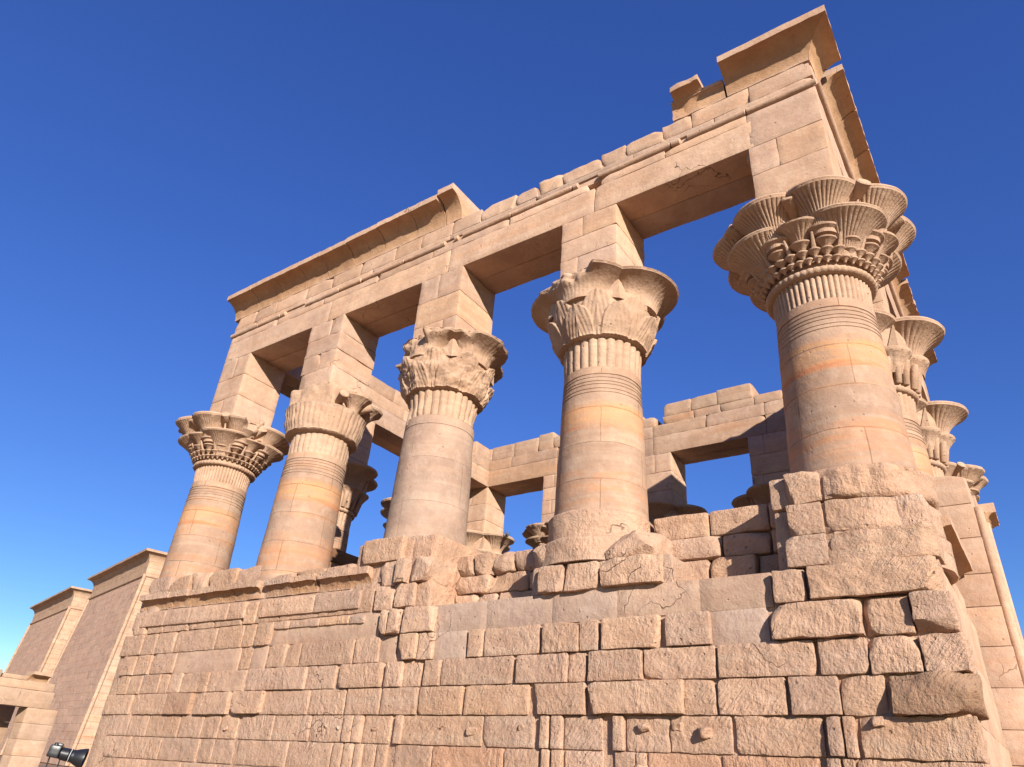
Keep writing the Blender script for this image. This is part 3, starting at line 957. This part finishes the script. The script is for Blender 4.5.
def cap_quatre(cuts=(), amp=.01, seed=2, t=(1, 1, 1), leaf=True):
    """four great umbels over a row of scalloped smaller ones and reed bundles"""
    mb = MB()
    neck(mb, 9.95, 32, ring=True, rr=.94)
    lathe(mb, [(.86, 10.0), (.88, 10.5), (.95, 11.0), (1.1, 11.7)], 64, amp=.02)
    for k in range(4):
        a = 2 * D2 * k
        bell(mb, a, .80, 11.80, .86, 1.0, tilt=.03, pw=2.6, flute=34, fd=.05, lip=.12, seg=170, stem=.38, t=t)
        a2 = D2 + 2 * D2 * k
        c, s = math.cos(a2), math.sin(a2)
        P = [(.98 * c - .15 * s, .98 * s + .15 * c, 11.0), (.98 * c + .15 * s, .98 * s - .15 * c, 11.0),
             (1.12 * c, 1.12 * s, 10.95), (1.14 * c, 1.14 * s, 11.74), (.6 * c, .6 * s, 11.2)]
        mb.add(P, None, [(0, 2, 3), (2, 1, 3), (1, 4, 3), (4, 0, 3), (0, 1, 2), (0, 4, 1)])
    for k in range(8):
        a = D2 * k
        bell(mb, a, .82, 10.98, .42, .6, tilt=.06, flute=12, fd=.06, lip=.09, seg=72, stem=.5, t=t)
        for j in range(3):
            aa = a + (j - 1) * .22
            bud(mb, aa, .93, .99, 10.1, 10.75, .075, .09, 10, t)
    damage(mb, amp, 3.0, seed, cuts)
    return mb

def cap_leaf(cuts=(), amp=.03, seed=3, rim=1.0, lobes=.0, ring=False):
    """second column: four great discs above a bell of overlapping leaves"""
    mb = MB()
    neck(mb, 10.3, 26, rs=.80, ring=ring, d=.06)
    def mod(TH, R, Z):
        u = np.clip((Z - 10.22) / 1.08, 0, 1)
        out = R * 1.0
        def leaf(n, ph, u1, hw, hgt):
            w = 2 * math.pi / n
            d = np.abs((TH - ph + w / 2) % w - w / 2) / (w / 2)
            uu = np.clip(u / u1, 0, 1)
            lim = hw * np.sqrt(np.clip(1 - uu ** 2.6, 0, 1))
            ins = np.clip((lim - d) / .10, 0, 1) * (u < u1)
            rib = np.clip(1 - d / .10, 0, 1) * .018
            curl = .055 * uu ** 3
            vein = .007 * np.cos((d * 5 + uu * 2.2) * 6)
            return ins * (hgt + curl + rib + vein)
        a = leaf(8, math.pi / 8, .98, .96, .035)
        c = leaf(8, 0, .66, .86, .075)
        return out + np.maximum(a, c)
    z = np.linspace(10.25, 11.3, 52)
    prof = [(.82, 10.18), (.90, 10.2)] + [(.90 + .22 * math.sin((q - 10.25) / 1.05 * math.pi / 2), q) for q in z] + [(1.0, 11.33)]
    lathe(mb, prof, 300, mod=mod)
    lathe(mb, [(1.0, 11.2), (1.02, 11.8)], 64, amp=.03)
    for k in range(4):
        a = 2 * D2 * k
        bell(mb, a, .60, 11.80, 1.06 * rim, .70, tilt=.0, flute=44, fd=.02, lip=.09, seg=180, stem=.58, pw=3.4)
        a2 = D2 + 2 * D2 * k
        c, s = math.cos(a2), math.sin(a2)
        P = [(1.02 * c - .26 * s, 1.02 * s + .26 * c, 11.15), (1.02 * c + .26 * s, 1.02 * s - .26 * c, 11.15),
             (1.20 * c, 1.20 * s, 11.02), (1.14 * c, 1.16 * s, 11.74), (.6 * c, .6 * s, 11.3)]
        mb.add(P, None, [(0, 2, 3), (2, 1, 3), (1, 4, 3), (4, 0, 3), (0, 1, 2), (0, 4, 1)])
    damage(mb, amp, 3.0, seed, cuts)
    return mb

def cap_fluted(seed=4):
    """fourth column: sheared-off top above a reeded bell, one umbel surviving"""
    mb = MB()
    def mod(TH, R, Z):
        return R * (1 - .035 * (1 - np.abs(np.sin(TH * 22)) ** .6) * (Z > 10.15) * (Z < 10.9))
    z = np.linspace(10.12, 10.95, 10)
    neck(mb, 10.1, 30, rs=.80, ring=False, d=.03)
    lathe(mb, [(.80, 10.05), (1.0, 10.1), (1.03, 10.13)] + [(1.02 + .10 * ((q - 10.12) / .83), q) for q in z[1:]] + [(1.05, 11.02), (.8, 11.06)],
          200, mod=mod, amp=.012)
    rbox(mb, -.80, .80, -.80, .80, 10.98, 11.82, res=.06, r=.09, amp=.05, freq=4, chips=3, cdepth=.3)
    for (a, r) in [(0.1, .42), (D2 * 1.1, .5)]:
        bell(mb, a, 1.0, 11.55, r, .6, tilt=.1, flute=18, lip=.1, seg=80)
        bud(mb, a - .5, .8, 1.35, 11.15, 11.3, .11, .14)
    damage(mb, .055, 3, seed)
    return mb

FRONT = -math.pi / 2
caps = {
    'c1': cap_composite(1.0, amp=.012, seed=11, cuts=[(FRONT, .13, 1.12, 10.95, 11.3)]),
    'c2': cap_leaf(amp=.025, seed=21, cuts=[(-1.75, .55, 1.32, 11.2, 12)]),
    'c3': cap_leaf(amp=.11, seed=31, rim=.92, ring=True, cuts=[(-2.1, .8, 1.12, 11.3, 12.0), (-.9, .5, 1.34, 11.3, 12.0)]),
    'c4': cap_fluted(),
    'c5': cap_composite(.6, amp=.035, seed=51, cuts=[(-.2, .25, 1.35, 11.2, 12)]),
    'q1': cap_quatre(amp=.02, seed=61),
    'q2': cap_quatre(amp=.012, seed=71),
    'q3': cap_composite(.4, amp=.05, seed=81),
}
capmesh = {}
for _c in caps.values():                                # overall proportions of the capitals
    for _i, _P in enumerate(_c.v):
        _P = _P.copy()
        _z = _P[:, 2]
        _P[:, 2] = np.where(_z > 9.98, 9.72 + (_z - 9.98) * (11.36 - 9.72) / (11.8 - 9.98), _z - .26)
        _k = 1 + .05 * np.clip((_z - 9.9) / .3, 0, 1)
        _P[:, 0] *= _k
        _P[:, 1] *= _k
        _c.v[_i] = _P


# ---------------------------------------------------------------- columns
def shaft_mb(base_r=.915, grey=False, seed=1):
    mb = MB()
    zs, rs = [], []
    def R(z):
        return base_r - (z - 6.0) * .031
    z = 5.9
    grooves = [8.58, 8.66, 8.76, 8.83, 8.92, 9.00] if not grey else [8.95]
    prof = []
    zz = list(np.arange(5.2, 9.20, .07)) + [9.20]
    for gq in grooves:
        zz = [q for q in zz if abs(q - gq) > .022] + [gq - .02, gq - .012, gq + .012, gq + .02]
    zz = sorted(zz)
    for q in zz:
        d = .013 if any(abs(q - gq) <= .013 for gq in grooves) else 0
        prof.append((R(q) - d, q))
    prof.append((.78, 9.205))
    P = lathe(mb, prof, 128, amp=.014, freq=2.2, seed=seed)
    T = np.ones((len(P), 3))
    n = fbm(P, .8, 4, seed + 3)
    T *= (1 + .05 * fbm(P, 1.7, 3, seed + 5))[:, None]
    if grey:
        m = np.clip((n + .35) * 6, 0, 1) * (P[:, 2] < 9.1)
        T = T * (1 - m[:, None]) + np.array([.96, .98, 1.01]) * m[:, None]
    mb.c[-1] = T
    return mb

def pier_mb(zb, seed, worn=False, repl=0):
    mb = MB()
    rows = np.linspace(zb, 13.5, 4 if seed % 2 else 5)
    rbox(mb, -.70, .70, -.70, .70, zb, 13.495, res=.5, r=.02, amp=0, tint=(.8, .78, .75))
    for i in range(len(rows) - 1):
        z0, z1 = rows[i] + .004, rows[i + 1] - .004
        if i == len(rows) - 2:
            z1 = 13.497
        c = rng.uniform(-.35, .35)
        spl = [(-HP, HP)] if i % 2 == seed % 2 else [(-HP, c - .004), (c + .004, HP)]
        for (a, b) in spl:
            rbox(mb, a, b, -HP, HP, z0, z1, res=.12, r=.012, amp=.014 if not worn else .03, chips=1 if (worn and i < 2) else (1 if rng.random() < .3 else 0),
                 cdepth=.06 if not worn else .15, tint=rtint(.06))
    return mb

protos = {}
def make_column(x, y, capk, shaft_key, pier_key, zb=11.1, rz=0, back=False):
    loc = (x, y, 5.9)
    if shaft_key in protos:
        c = protos[shaft_key].copy(); S.collection.objects.link(c)
    else:
        grey, br, sd = shaft_key
        mb = shaft_mb(br, grey, sd)
        c = mb.build('column', M_shaft_plain if grey else M_shaft, loc=(0, 0, 5.9)); protos[shaft_key] = c
    dz = .014 * x if y == 0 else (-.1 if x == 0 else -.15)
    loc = (x, y, 5.9 + dz)
    c.parent = KIOSK
    c.location = Vector(loc) - Vector(KL)
    c.rotation_euler.z = 0
    if capk in capmesh:
        k = capmesh[capk].copy(); S.collection.objects.link(k)
    else:
        k = caps[capk].build('capital', M_cap, loc=(0, 0, 9.0), sharp=42); capmesh[capk] = k
    k.parent = c
    k.location = (0, 0, 3.1)
    k.rotation_euler.z = rz
    pk = ('pier',) + pier_key
    if pk in protos:
        p = protos[pk].copy(); S.collection.objects.link(p)
    else:
        p = pier_mb(zb, pier_key[0], pier_key[1]).build('pier', M_dress, loc=(0, 0, 11.0)); protos[pk] = p
    p.parent = c
    p.location = (0, 0, 5.1 - dz)
    return c
make_column(0, 0, 'c1', (False, .935, 1), (1, False))
make_column(-4.6, 0, 'c2', (False, .93, 2), (2, False))
make_column(-9.2, 0, 'c3', (True, .96, 3), (3, False))
make_column(-13.8, 0, 'c4', (False, .94, 4), (4, True), zb=11.1)
make_column(-18.4, 0, 'c5', (False, .93, 5), (5, False))
make_column(0, BAYY, 'q1', (False, .93, 2), (1, False))
make_column(0, 2 * BAYY, 'q2', (False, .935, 1), (2, False))
make_column(0, DEP, 'q3', (False, .93, 5), (5, False))
make_column(-4.6, DEP, 'q2', (False, .93, 2), (1, False), rz=R_(90))
make_column(-9.2, DEP, 'q2', (False, .935, 1), (5, False))
make_column(-13.8, DEP, 'q3', (False, .93, 5), (2, False))
make_column(-18.4, DEP, 'q2', (False, .93, 2), (1, False))
make_column(-18.4, BAYY, 'q2', (False, .93, 5), (2, False))
make_column(-18.4, 2 * BAYY, 'q1', (False, .935, 1), (1, False))

# ---------------------------------------------------------------- entablature
def beam(cuts, z0, z1, side, res=.15, amp=.013, mat=None, tint=None, depth=2, chips=.6, r=.012):
    for i in range(len(cuts) - 1):
        a, b = cuts[i] + .007, cuts[i + 1] - .007
        for (d0, d1) in ([(-HP, -.006), (.006, HP)] if depth == 2 else [(-HP, HP)]):
            kw = dict(res=res, r=r, amp=amp, chips=1 if rng.random() < chips else 0, cdepth=.09, tint=rtint(.07))
            if side == 'front':
                rbox(EB, a, b, d0, d1, z0, z1, **kw)
            elif side == 'back':
                rbox(EB, a, b, DEP + d0, DEP + d1, z0, z1, **kw)
            elif side == 'right':
                rbox(EB, d0, d1, a, b, z0, z1, **kw)
            else:
                rbox(EB, -18.4 + d0, -18.4 + d1, a, b, z0, z1, **kw)

EB = MB()
beam([-19.14, -13.85, -9.0, -4.45, -.62], 13.5, 14.28, 'front')
rbox(EB, -.70, HP, -HP, HP, 13.5, 14.5, res=.2, r=.014, amp=.01, chips=1, cdepth=.08)
rbox(EB, -.86, -.62, -.60, HP, 13.3, 14.0, res=.08, r=.05, amp=.04)
beam([-19.14, -16.6, -14.3, -11.9, -9.7, -7.0, -4.66], 14.285, 14.52, 'front', res=.12, amp=.015, chips=.8)
beam([-4.28, -2.6, -.7], 14.285, 14.52, 'front', res=.12, amp=.015, chips=.8)
rbox(EB, -4.7, -4.25, -.3, .7, 14.285, 14.52, res=.1, r=.03, amp=.02)
beam([-19.12, -17.9, -15.0, -12.2, -9.1, -6.2, -3.4, -1.4, .72], 14.70, 14.86, 'front', depth=1, res=.15)
rbox(EB, -19.1, .70, -.69, .69, 14.51, 14.72, res=.6, r=.01, amp=0)
kb(EB, 'architrave', M_dress)
EB = MB()
rbox(EB, -19.1, -2.3, -.70, .6, 14.85, 15.18, res=.6, r=.02, amp=.0)
rbox(EB, -2.4, .7, -.70, .69, 14.85, 15.34, res=.6, r=.02, amp=.0)
x = -19.14
while x < HP - .05:
    w = rng.uniform(.55, 1.25) if -8.8 < x < -2.4 else rng.uniform(1.0, 1.8)
    xe = HP if HP - (x + w) < .5 else x + w
    open_ = -8.8 < x < -2.6
    top = 15.34 + (rng.uniform(-.10, .03) if open_ else 0)
    rbox(EB, x + .007, xe - .007, -HP, .5, 14.865, top, res=.08 if open_ else .14, r=.02 if open_ else .012, amp=.025 if open_ else .013,
         chips=4 if open_ else 1, cdepth=.10, tint=rtint(.05))
    x = xe
kb(EB, 'frieze', M_dress)
# half-round moulding, broken in places
for (a, b) in [(-19.2, -16.2), (-15.2, -12.6), (-12.55, -9.2), (-8.9, -8.75), (-8.6, -4.9), (-4.35, -2.2), (-2.05, .80)]:
    tm = MB()
    x = a
    while x < b - .05:
        w = rng.uniform(1.0, 2.0)
        xe = min(b, x + w)
        n = max(2, int((xe - x) / .12))
        for i in range(n):
            pass
        M = Matrix.Translation((x + .006, -HP + .012, 14.61)) @ Matrix.Rotation(math.pi / 2, 4, 'Y')
        L = xe - x - .012
        lathe(tm, [(.05, 0)] + [(.082, q) for q in np.linspace(.02, L - .02, n)] + [(.05, L)], 20, M=np.array(M), amp=.018, freq=6,
              tint=rtint(.04))
        x = xe
    kb(tm, 'torus_moulding', M_dress)
tm = MB()
M = Matrix.Translation((HP + .01, -.75, 14.61)) @ Matrix.Rotation(-math.pi / 2, 4, 'X')
lathe(tm, [(.095, q) for q in np.linspace(0, 12, 60)], 20, M=np.array(M), amp=.012)
kb(tm, 'torus_moulding', M_dress)
# upright corner roll
# cornice pieces of the long side
co = MB()
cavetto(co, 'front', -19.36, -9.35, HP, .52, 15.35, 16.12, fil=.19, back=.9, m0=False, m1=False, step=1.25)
kb(co, 'cornice', M_dress)
co = MB()
cavetto(co, 'front', -9.33, -8.75, HP, .54, 15.35, 16.24, fil=.20, back=.9, step=2)
kb(co, 'cornice', M_dress)
co = MB()
cavetto(co, 'front', -2.35, -1.08, HP, .12, 15.35, 15.86, fil=.10, back=.5, step=3, amp=.03)
cavetto(co, 'front', -2.25, -1.55, HP - .02, .42, 15.40, 16.02, fil=.14, back=.5, step=3, amp=.03)
rbox(co, -2.3, -1.1, -.72, .4, 15.345, 15.8, res=.1, r=.05, amp=.03, chips=3, cdepth=.2)
kb(co, 'cornice', M_dress, label='short broken remnant of the top cornice')
co = MB()
cavetto(co, 'front', -1.05, HP, HP, .52, 15.36, 16.12, fil=.19, back=.65, m1=True, step=4)
cavetto(co, 'right', -HP, .1, HP, .52, 15.36, 16.12, fil=.19, back=.65, m0=True, step=4)
kb(co, 'cornice', M_dress, label='corner piece of the top cornice')
# right side
co = MB()
cavetto(co, 'right', .35, 8.9, HP, .50, 15.33, 16.12, fil=.17, back=1.2, step=1.4)
kb(co, 'cornice', M_dress)
co = MB()
cavetto(co, 'right', 12.6, 14.7, HP, .50, 15.33, 16.12, fil=.17, back=1.2, step=1.4)
kb(co, 'cornice', M_dress)
co = MB()
cavetto(co, 'right', 8.95, 11.4, HP, .40, 15.33, 15.98, fil=.17, back=1.2, step=1.3, amp=.05)
kb(co, 'cornice', M_dress)
EB = MB()
beam([HP, 4.4, 9.05, DEP - HP], 13.5, 14.5, 'right')
beam([HP, 2.6, 5.2, 7.6, 10.1, DEP - HP], 14.5, 14.9, 'right', depth=1)
beam([HP, 1.9, 3.2, 5.0, 6.4, 8.1, 9.6, 11.1, DEP - HP], 14.9, 15.32, 'right', depth=1)
kb(EB, 'architrave', M_dress)
EB = MB()
beam([-19.14, -13.85, -9.2, -4.6, HP], 13.5, 14.28, 'back')
beam([-19.14, -16.4, -13.85, -11.3, -9.2, -6.9, -4.6, -2.3, HP], 14.285, 14.80, 'back')
def topc(segs, side):
    for (a, b, z0, z1) in segs:
        if side == 'back':
            rbox(EB, a + .005, b - .005, DEP - HP + rng.uniform(0, .03), DEP + .6, z0, z1, res=.15, r=.03, amp=.015, chips=1, cdepth=.1, tint=rtint(.05))
        else:
            rbox(EB, -19.1, -18.4 + HP - rng.uniform(0, .03), a + .005, b - .005, z0, z1, res=.15, r=.03, amp=.015, chips=1, cdepth=.1, tint=rtint(.05))
topc([(-19.1, -17.6, 14.8, 15.45), (-17.6, -16.3, 14.8, 15.5), (-16.3, -14.9, 14.8, 15.52), (-14.9, -14.1, 14.8, 15.62), (-14.1, -13.3, 14.8, 15.35),
      (-13.3, -11.5, 14.8, 15.5), (-11.5, -9.8, 14.8, 15.6), (-9.8, -9.1, 14.8, 15.25), (-8.75, -7.4, 14.8, 15.15), (-8.7, -7.5, 15.16, 15.72),
      (-7.4, -6.3, 14.8, 15.16), (-7.5, -6.4, 15.17, 15.74), (-6.3, -4.95, 14.8, 15.15), (-6.4, -5.0, 15.16, 15.82), (-4.95, -3.9, 14.8, 15.2),
      (-3.75, -2.3, 14.8, 15.25), (-3.75, -2.3, 15.26, 15.95), (-2.3, .7, 14.8, 15.5)], 'back')
kb(EB, 'architrave', M_back)
EB = MB()
beam([HP, 4.5, 9.0, DEP - HP], 13.5, 14.28, 'left')
beam([HP, 2.3, 4.5, 6.7, 9.0, 11.2, DEP - HP], 14.285, 14.80, 'left')
topc([(.8, 2.4, 14.8, 15.3), (2.4, 4.2, 14.8, 15.35), (4.2, 6.0, 14.8, 15.4), (6.0, 8.2, 14.8, 15.42), (8.2, 9.9, 14.8, 15.45),
      (9.9, 11.6, 14.8, 15.3), (11.6, DEP - HP, 14.8, 15.4)], 'left')
kb(EB, 'architrave', M_back)

# ================================================================== PYLON
PA = math.atan2(-.2245, 1.0)          # heading of the pylon's long side
ux, uy = math.cos(PA), math.sin(PA)
def pylon(name, corner, length, H, depth, label):
    """corner: world xy of the right-hand top corner of the cornice; long side runs away to the left"""
    root = empty(name, (corner[0], corner[1], 0), label, 'pylon tower', 'twin towers of the temple pylon')
    root.rotation_euler.z = PA
    bt = 1.55                                   # batter over the full height
    ov = .75
    zc = H - 2.3
    ztop = H
    # local frame: x right along the face, y into the tower
    x1, x0, y0, y1 = -ov, -length + ov, ov, depth
    def shell(mb, xa, xb, ya, yb, z0, z1, d0, d1, n=10, tag=None):
        pass
    fr, en = MB(), MB()
    nz = 26
    zz = np.linspace(0, zc, nz)
    off = bt * (1 - zz / zc)
    def face(mb, pts0, pts1, nu):
        rows = []
        for i in range(nz):
            a, b = np.array(pts0(off[i])), np.array(pts1(off[i]))
            for u in np.linspace(0, 1, nu):
                p = a + (b - a) * u
                rows.append((p[0], p[1], zz[i]))
        idx = np.arange(nz * nu).reshape(nz, nu)
        mb.add(rows, np.stack([idx[:-1, :-1], idx[:-1, 1:], idx[1:, 1:], idx[1:, :-1]], -1).reshape(-1, 4))
    face(fr, lambda o: (x0 - o, y0 - o), lambda o: (x1 + o, y0 - o), 30)
    face(fr, lambda o: (x1 + o, y1 + o), lambda o: (x0 - o, y1 + o), 10)
    w = fr.build('face_wall', M_pylon, root, sharp=None)
    face(en, lambda o: (x1 + o, y0 - o), lambda o: (x1 + o, y1 + o), 10)
    face(en, lambda o: (x0 - o, y1 + o), lambda o: (x0 - o, y0 - o), 10)
    en.add([(x0, y0, zc), (x1, y0, zc), (x1, y1, zc), (x0, y1, zc)], [(0, 1, 2, 3)])
    en.build('end_wall', M_pylon_end, root, sharp=None)
    tr = MB()
    for (xx, yy, sx, sy) in [(x1, y0, 1, -1), (x0, y0, -1, -1), (x1, y1, 1, 1), (x0, y1, -1, 1)]:
        cyl(tr, (xx + sx * bt, yy + sy * bt, 0), (xx, yy, zc), .17, .17, 12)
    for (a, b) in [((x0, y0), (x1, y0)), ((x1, y0), (x1, y1)), ((x0, y1), (x1, y1)), ((x0, y0), (x0, y1))]:
        cyl(tr, (a[0], a[1], zc + .05), (b[0], b[1], zc + .05), .16, .16, 12)
    tr.build('torus_moulding', M_pylon_end, root)
    cn = MB()
    band = [(0, zc + .2), (.02, zc + 1.15)]
    for i in range(1, 8):
        a = i / 7 * math.pi / 2
        band.append((.02 + ov * (1 - math.cos(a)), zc + 1.15 + (ztop - .22 - zc - 1.15) * math.sin(a)))
    band += [(ov + .02, ztop)]
    rows = []
    for (d, z) in band:
        rows.append([(x0 - d, y0 - d, z), (x1 + d, y0 - d, z), (x1 + d, y1 + d, z), (x0 - d, y1 + d, z)])
    P = np.array(rows, float)
    # subdivide each side so the noise can work on it
    full = []
    for r in P:
        line = []
        for k in range(4):
            a, b = r[k], r[(k + 1) % 4]
            nn = 30 if k % 2 == 0 else 8
            for u in range(nn):
                line.append(a + (b - a) * u / nn)
        full.append(line)
    full = np.array(full)
    full[:, :, 2] += (fbm(full.reshape(-1, 3), .8, 3, 3) * .05).reshape(full.shape[:2])
    n, m = full.shape[:2]
    idx = np.arange(n * m).reshape(n, m)
    nx = np.roll(idx, -1, axis=1)
    cn.add(full.reshape(-1, 3), np.stack([idx[:-1], nx[:-1], nx[1:], idx[1:]], -1).reshape(-1, 4))
    d = ov + .02
    cn.add([(x0 - d, y0 - d, ztop), (x1 + d, y0 - d, ztop), (x1 + d, y1 + d, ztop), (x0 - d, y1 + d, ztop)], [(0, 1, 2, 3)])
    cn.add([(x0, y0, zc + .2), (x1, y0, zc + .2), (x1, y1, zc + .2), (x0, y1, zc + .2)], [(3, 2, 1, 0)])
    cn.build('cornice', M_pylon_end, root, sharp=30)
    return root
pylon('pylon_tower', (-64.2, 21.1), 20.5, 18, 6.5, 'nearer and taller-looking of the two battered stone towers left of the kiosk')
pylon('pylon_tower', (-91.1, 27.1), 23.0, 18, 6.5, 'farther stone pylon tower, smaller in view, at the far left edge against the sky')

# ================================================================== ruined gateway at the left edge
GW = empty('stone_gateway', (-45, 7, 0), 'low pale stone gateway with flat lintel and broken cornice in front of the towers', 'gateway')
def gpart(mb, name, mat=None):
    o = mb.build(name, mat or M_gate, None, (-45, 7, 0))
    o.parent = GW
    o.location = (0, 0, 0)
    return o
M_gate = stone('gateway_sandstone', base=(0.48, 0.335, 0.225), alt=(0.53, 0.385, 0.27), bump=0.5, strata=0.4, stain=.25)
b = MB()
rbox(b, -46.2, -45.0, 1.2, 9.1, 3.18, 4.05, res=.3, r=.03, amp=.01)
rbox(b, -46.2, -45.03, 1.2, 8.95, 4.06, 4.5, res=.3, r=.03, amp=.02)
gpart(b, 'lintel')
b = MB()
for (z0, z1) in [(-.1, .8), (.8, 1.6), (1.6, 2.4), (2.4, 3.175)]:
    rbox(b, -46.2, -45.02, 7.93 + .12 * (1 - z0 / 3.2), 9.6, z0 + .004, z1 - .004, res=.25, r=.02, amp=.012, tint=rtint(.05))
gpart(b, 'jamb')
b = MB()
for (z0, z1) in [(-.1, .8), (.8, 1.6), (1.6, 2.4), (2.4, 3.175)]:
    rbox(b, -46.2, -45.02, .6, 2.2, z0 + .004, z1 - .004, res=.25, r=.02, amp=.012, tint=rtint(.05))
gpart(b, 'jamb')
b = MB()
for (z0, z1) in [(-.1, 1.2), (1.2, 2.4), (2.4, 3.3)]:
    rbox(b, -48.6, -47.4, 7.3, 8.3, z0 + .004, z1 - .004, res=.3, r=.03, amp=.02, tint=(.8, .78, .76))
gpart(b, 'rear_pillar')
b = MB()
poly = cav_poly(.45, 4.5, 4.98, .16, .5)
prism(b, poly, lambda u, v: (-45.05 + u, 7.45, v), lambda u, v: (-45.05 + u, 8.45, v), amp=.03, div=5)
rbox(b, -46.2, -45.0, 6.1, 7.44, 4.5, 4.72, res=.15, r=.03, amp=.02, chips=2)
rbox(b, -46.2, -45.0, 3.0, 6.0, 4.5, 4.85, res=.2, r=.03, amp=.02, chips=2)
gpart(b, 'cornice')

# ================================================================== camera on its stand
CB = Vector((-3.232, -9.271, 1.512))
cv = empty('camera_on_stand', (CB.x, CB.y, 0), 'black camera with a flared lens hood on thin rods, bottom left corner', 'camera')
M_blk = plain('black_plastic', (.012, .012, .014), .38)
M_glass = plain('lens_glass', (.02, .03, .05), .05)
M_grey = plain('grey_marking', (.35, .36, .38), .5)
ax = (RT * 1.0 + UP * -.10 - FW * .1).normalized()      # the way the lens points
ax = Vector((0.56, 0.82, -0.11)).normalized()
sd = Vector((-ax.y, ax.x, 0)).normalized()
upv = ax.cross(sd).normalized()
def at(a, s, u):
    return CB + ax * a + sd * s + upv * u - Vector((CB.x, CB.y, 0))
def cbox(mb, a0, a1, s0, s1, u0, u1, r=.006):
    t = MB()
    rbox(t, a0, a1, s0, s1, u0, u1, res=.02, r=r, amp=.0)
    P = t.v[0]
    Q = np.array([at(*q) for q in P])
    mb.add(Q, t.q[0])
b = MB()
cbox(b, -.088, -.025, -.06, .06, -.030, .036)
cbox(b, -.080, -.030, -.022, .022, .028, .050, .01)
cbox(b, -.092, -.020, .045, .068, -.034, .03, .008)
cyl(b, at(-.06, -.05, .03), at(-.06, -.05, .048), .012, .011)
body = b.build('camera_body', M_blk, cv)
b = MB()
cyl(b, at(-.03, 0, -.002), at(.03, 0, -.004), .033, .036, 32)
cyl(b, at(.03, 0, -.004), at(.036, 0, -.004), .038, .038, 32)
cyl(b, at(.036, 0, -.004), at(.06, 0, -.005), .035, .037, 32)
b.build('lens', M_blk, cv)
b = MB()
M = Matrix.Translation(at(.055, 0, -.006)) @ ax.to_track_quat('Z', 'Y').to_matrix().to_4x4()
lathe(b, [(.038, 0), (.046, .02), (.056, .055), (.056, .062), (.052, .062), (.036, .01)], 40, cap=False, M=np.array(M))
b.build('lens_hood', M_blk, cv)
b = MB()
cyl(b, at(.058, 0, -.006), at(.064, 0, -.006), .034, .03, 32)
b.build('front_glass', M_glass, cv)
b = MB()
cyl(b, at(.0305, 0, -.004), at(.0345, 0, -.004), .0386, .0386, 32)
b.build('lens_ring', M_grey, cv)
for q in (-.075, -.015):
    b = MB()
    p = at(q, 0, -.028)
    cyl(b, p, (p.x, p.y, .03), .004, .005, 10)
    b.build('stand_rod', M_blk, cv)
b = MB()
rbox(b, -.2, .12, -.15, .15, -.03, .035, res=.1, r=.01, amp=0)
b.build('stand_base', M_blk, cv)

# ================================================================== dry tuft growing from a capital behind
tf = MB()
pt = np.array((-16.49, 13.00, 10.96))
for i in range(60):
    a = rng.uniform(0, 2 * math.pi)
    L = rng.uniform(.15, .45)
    t_ = rng.uniform(.1, .9)
    d = np.array([math.cos(a) * t_, math.sin(a) * t_, 1.0]); d /= np.linalg.norm(d)
    w = np.array([-math.sin(a), math.cos(a), 0]) * .012
    m_ = pt + d * L * .6
    e = pt + d * L + np.array([math.cos(a), math.sin(a), -.3]) * .08
    tf.add([pt - w, pt + w, m_ + w, m_ - w, e], [(0, 1, 2, 3)], [(3, 2, 4)])
M_dry = plain('dry_grass', (.16, .14, .07), .8)
tuft = tf.build('dry_plant', M_dry, None, tuple(pt), sharp=None)
tuft['label'] = 'tiny dry tuft of grass sprouting from a capital at the far corner'
tuft['category'] = 'plant'
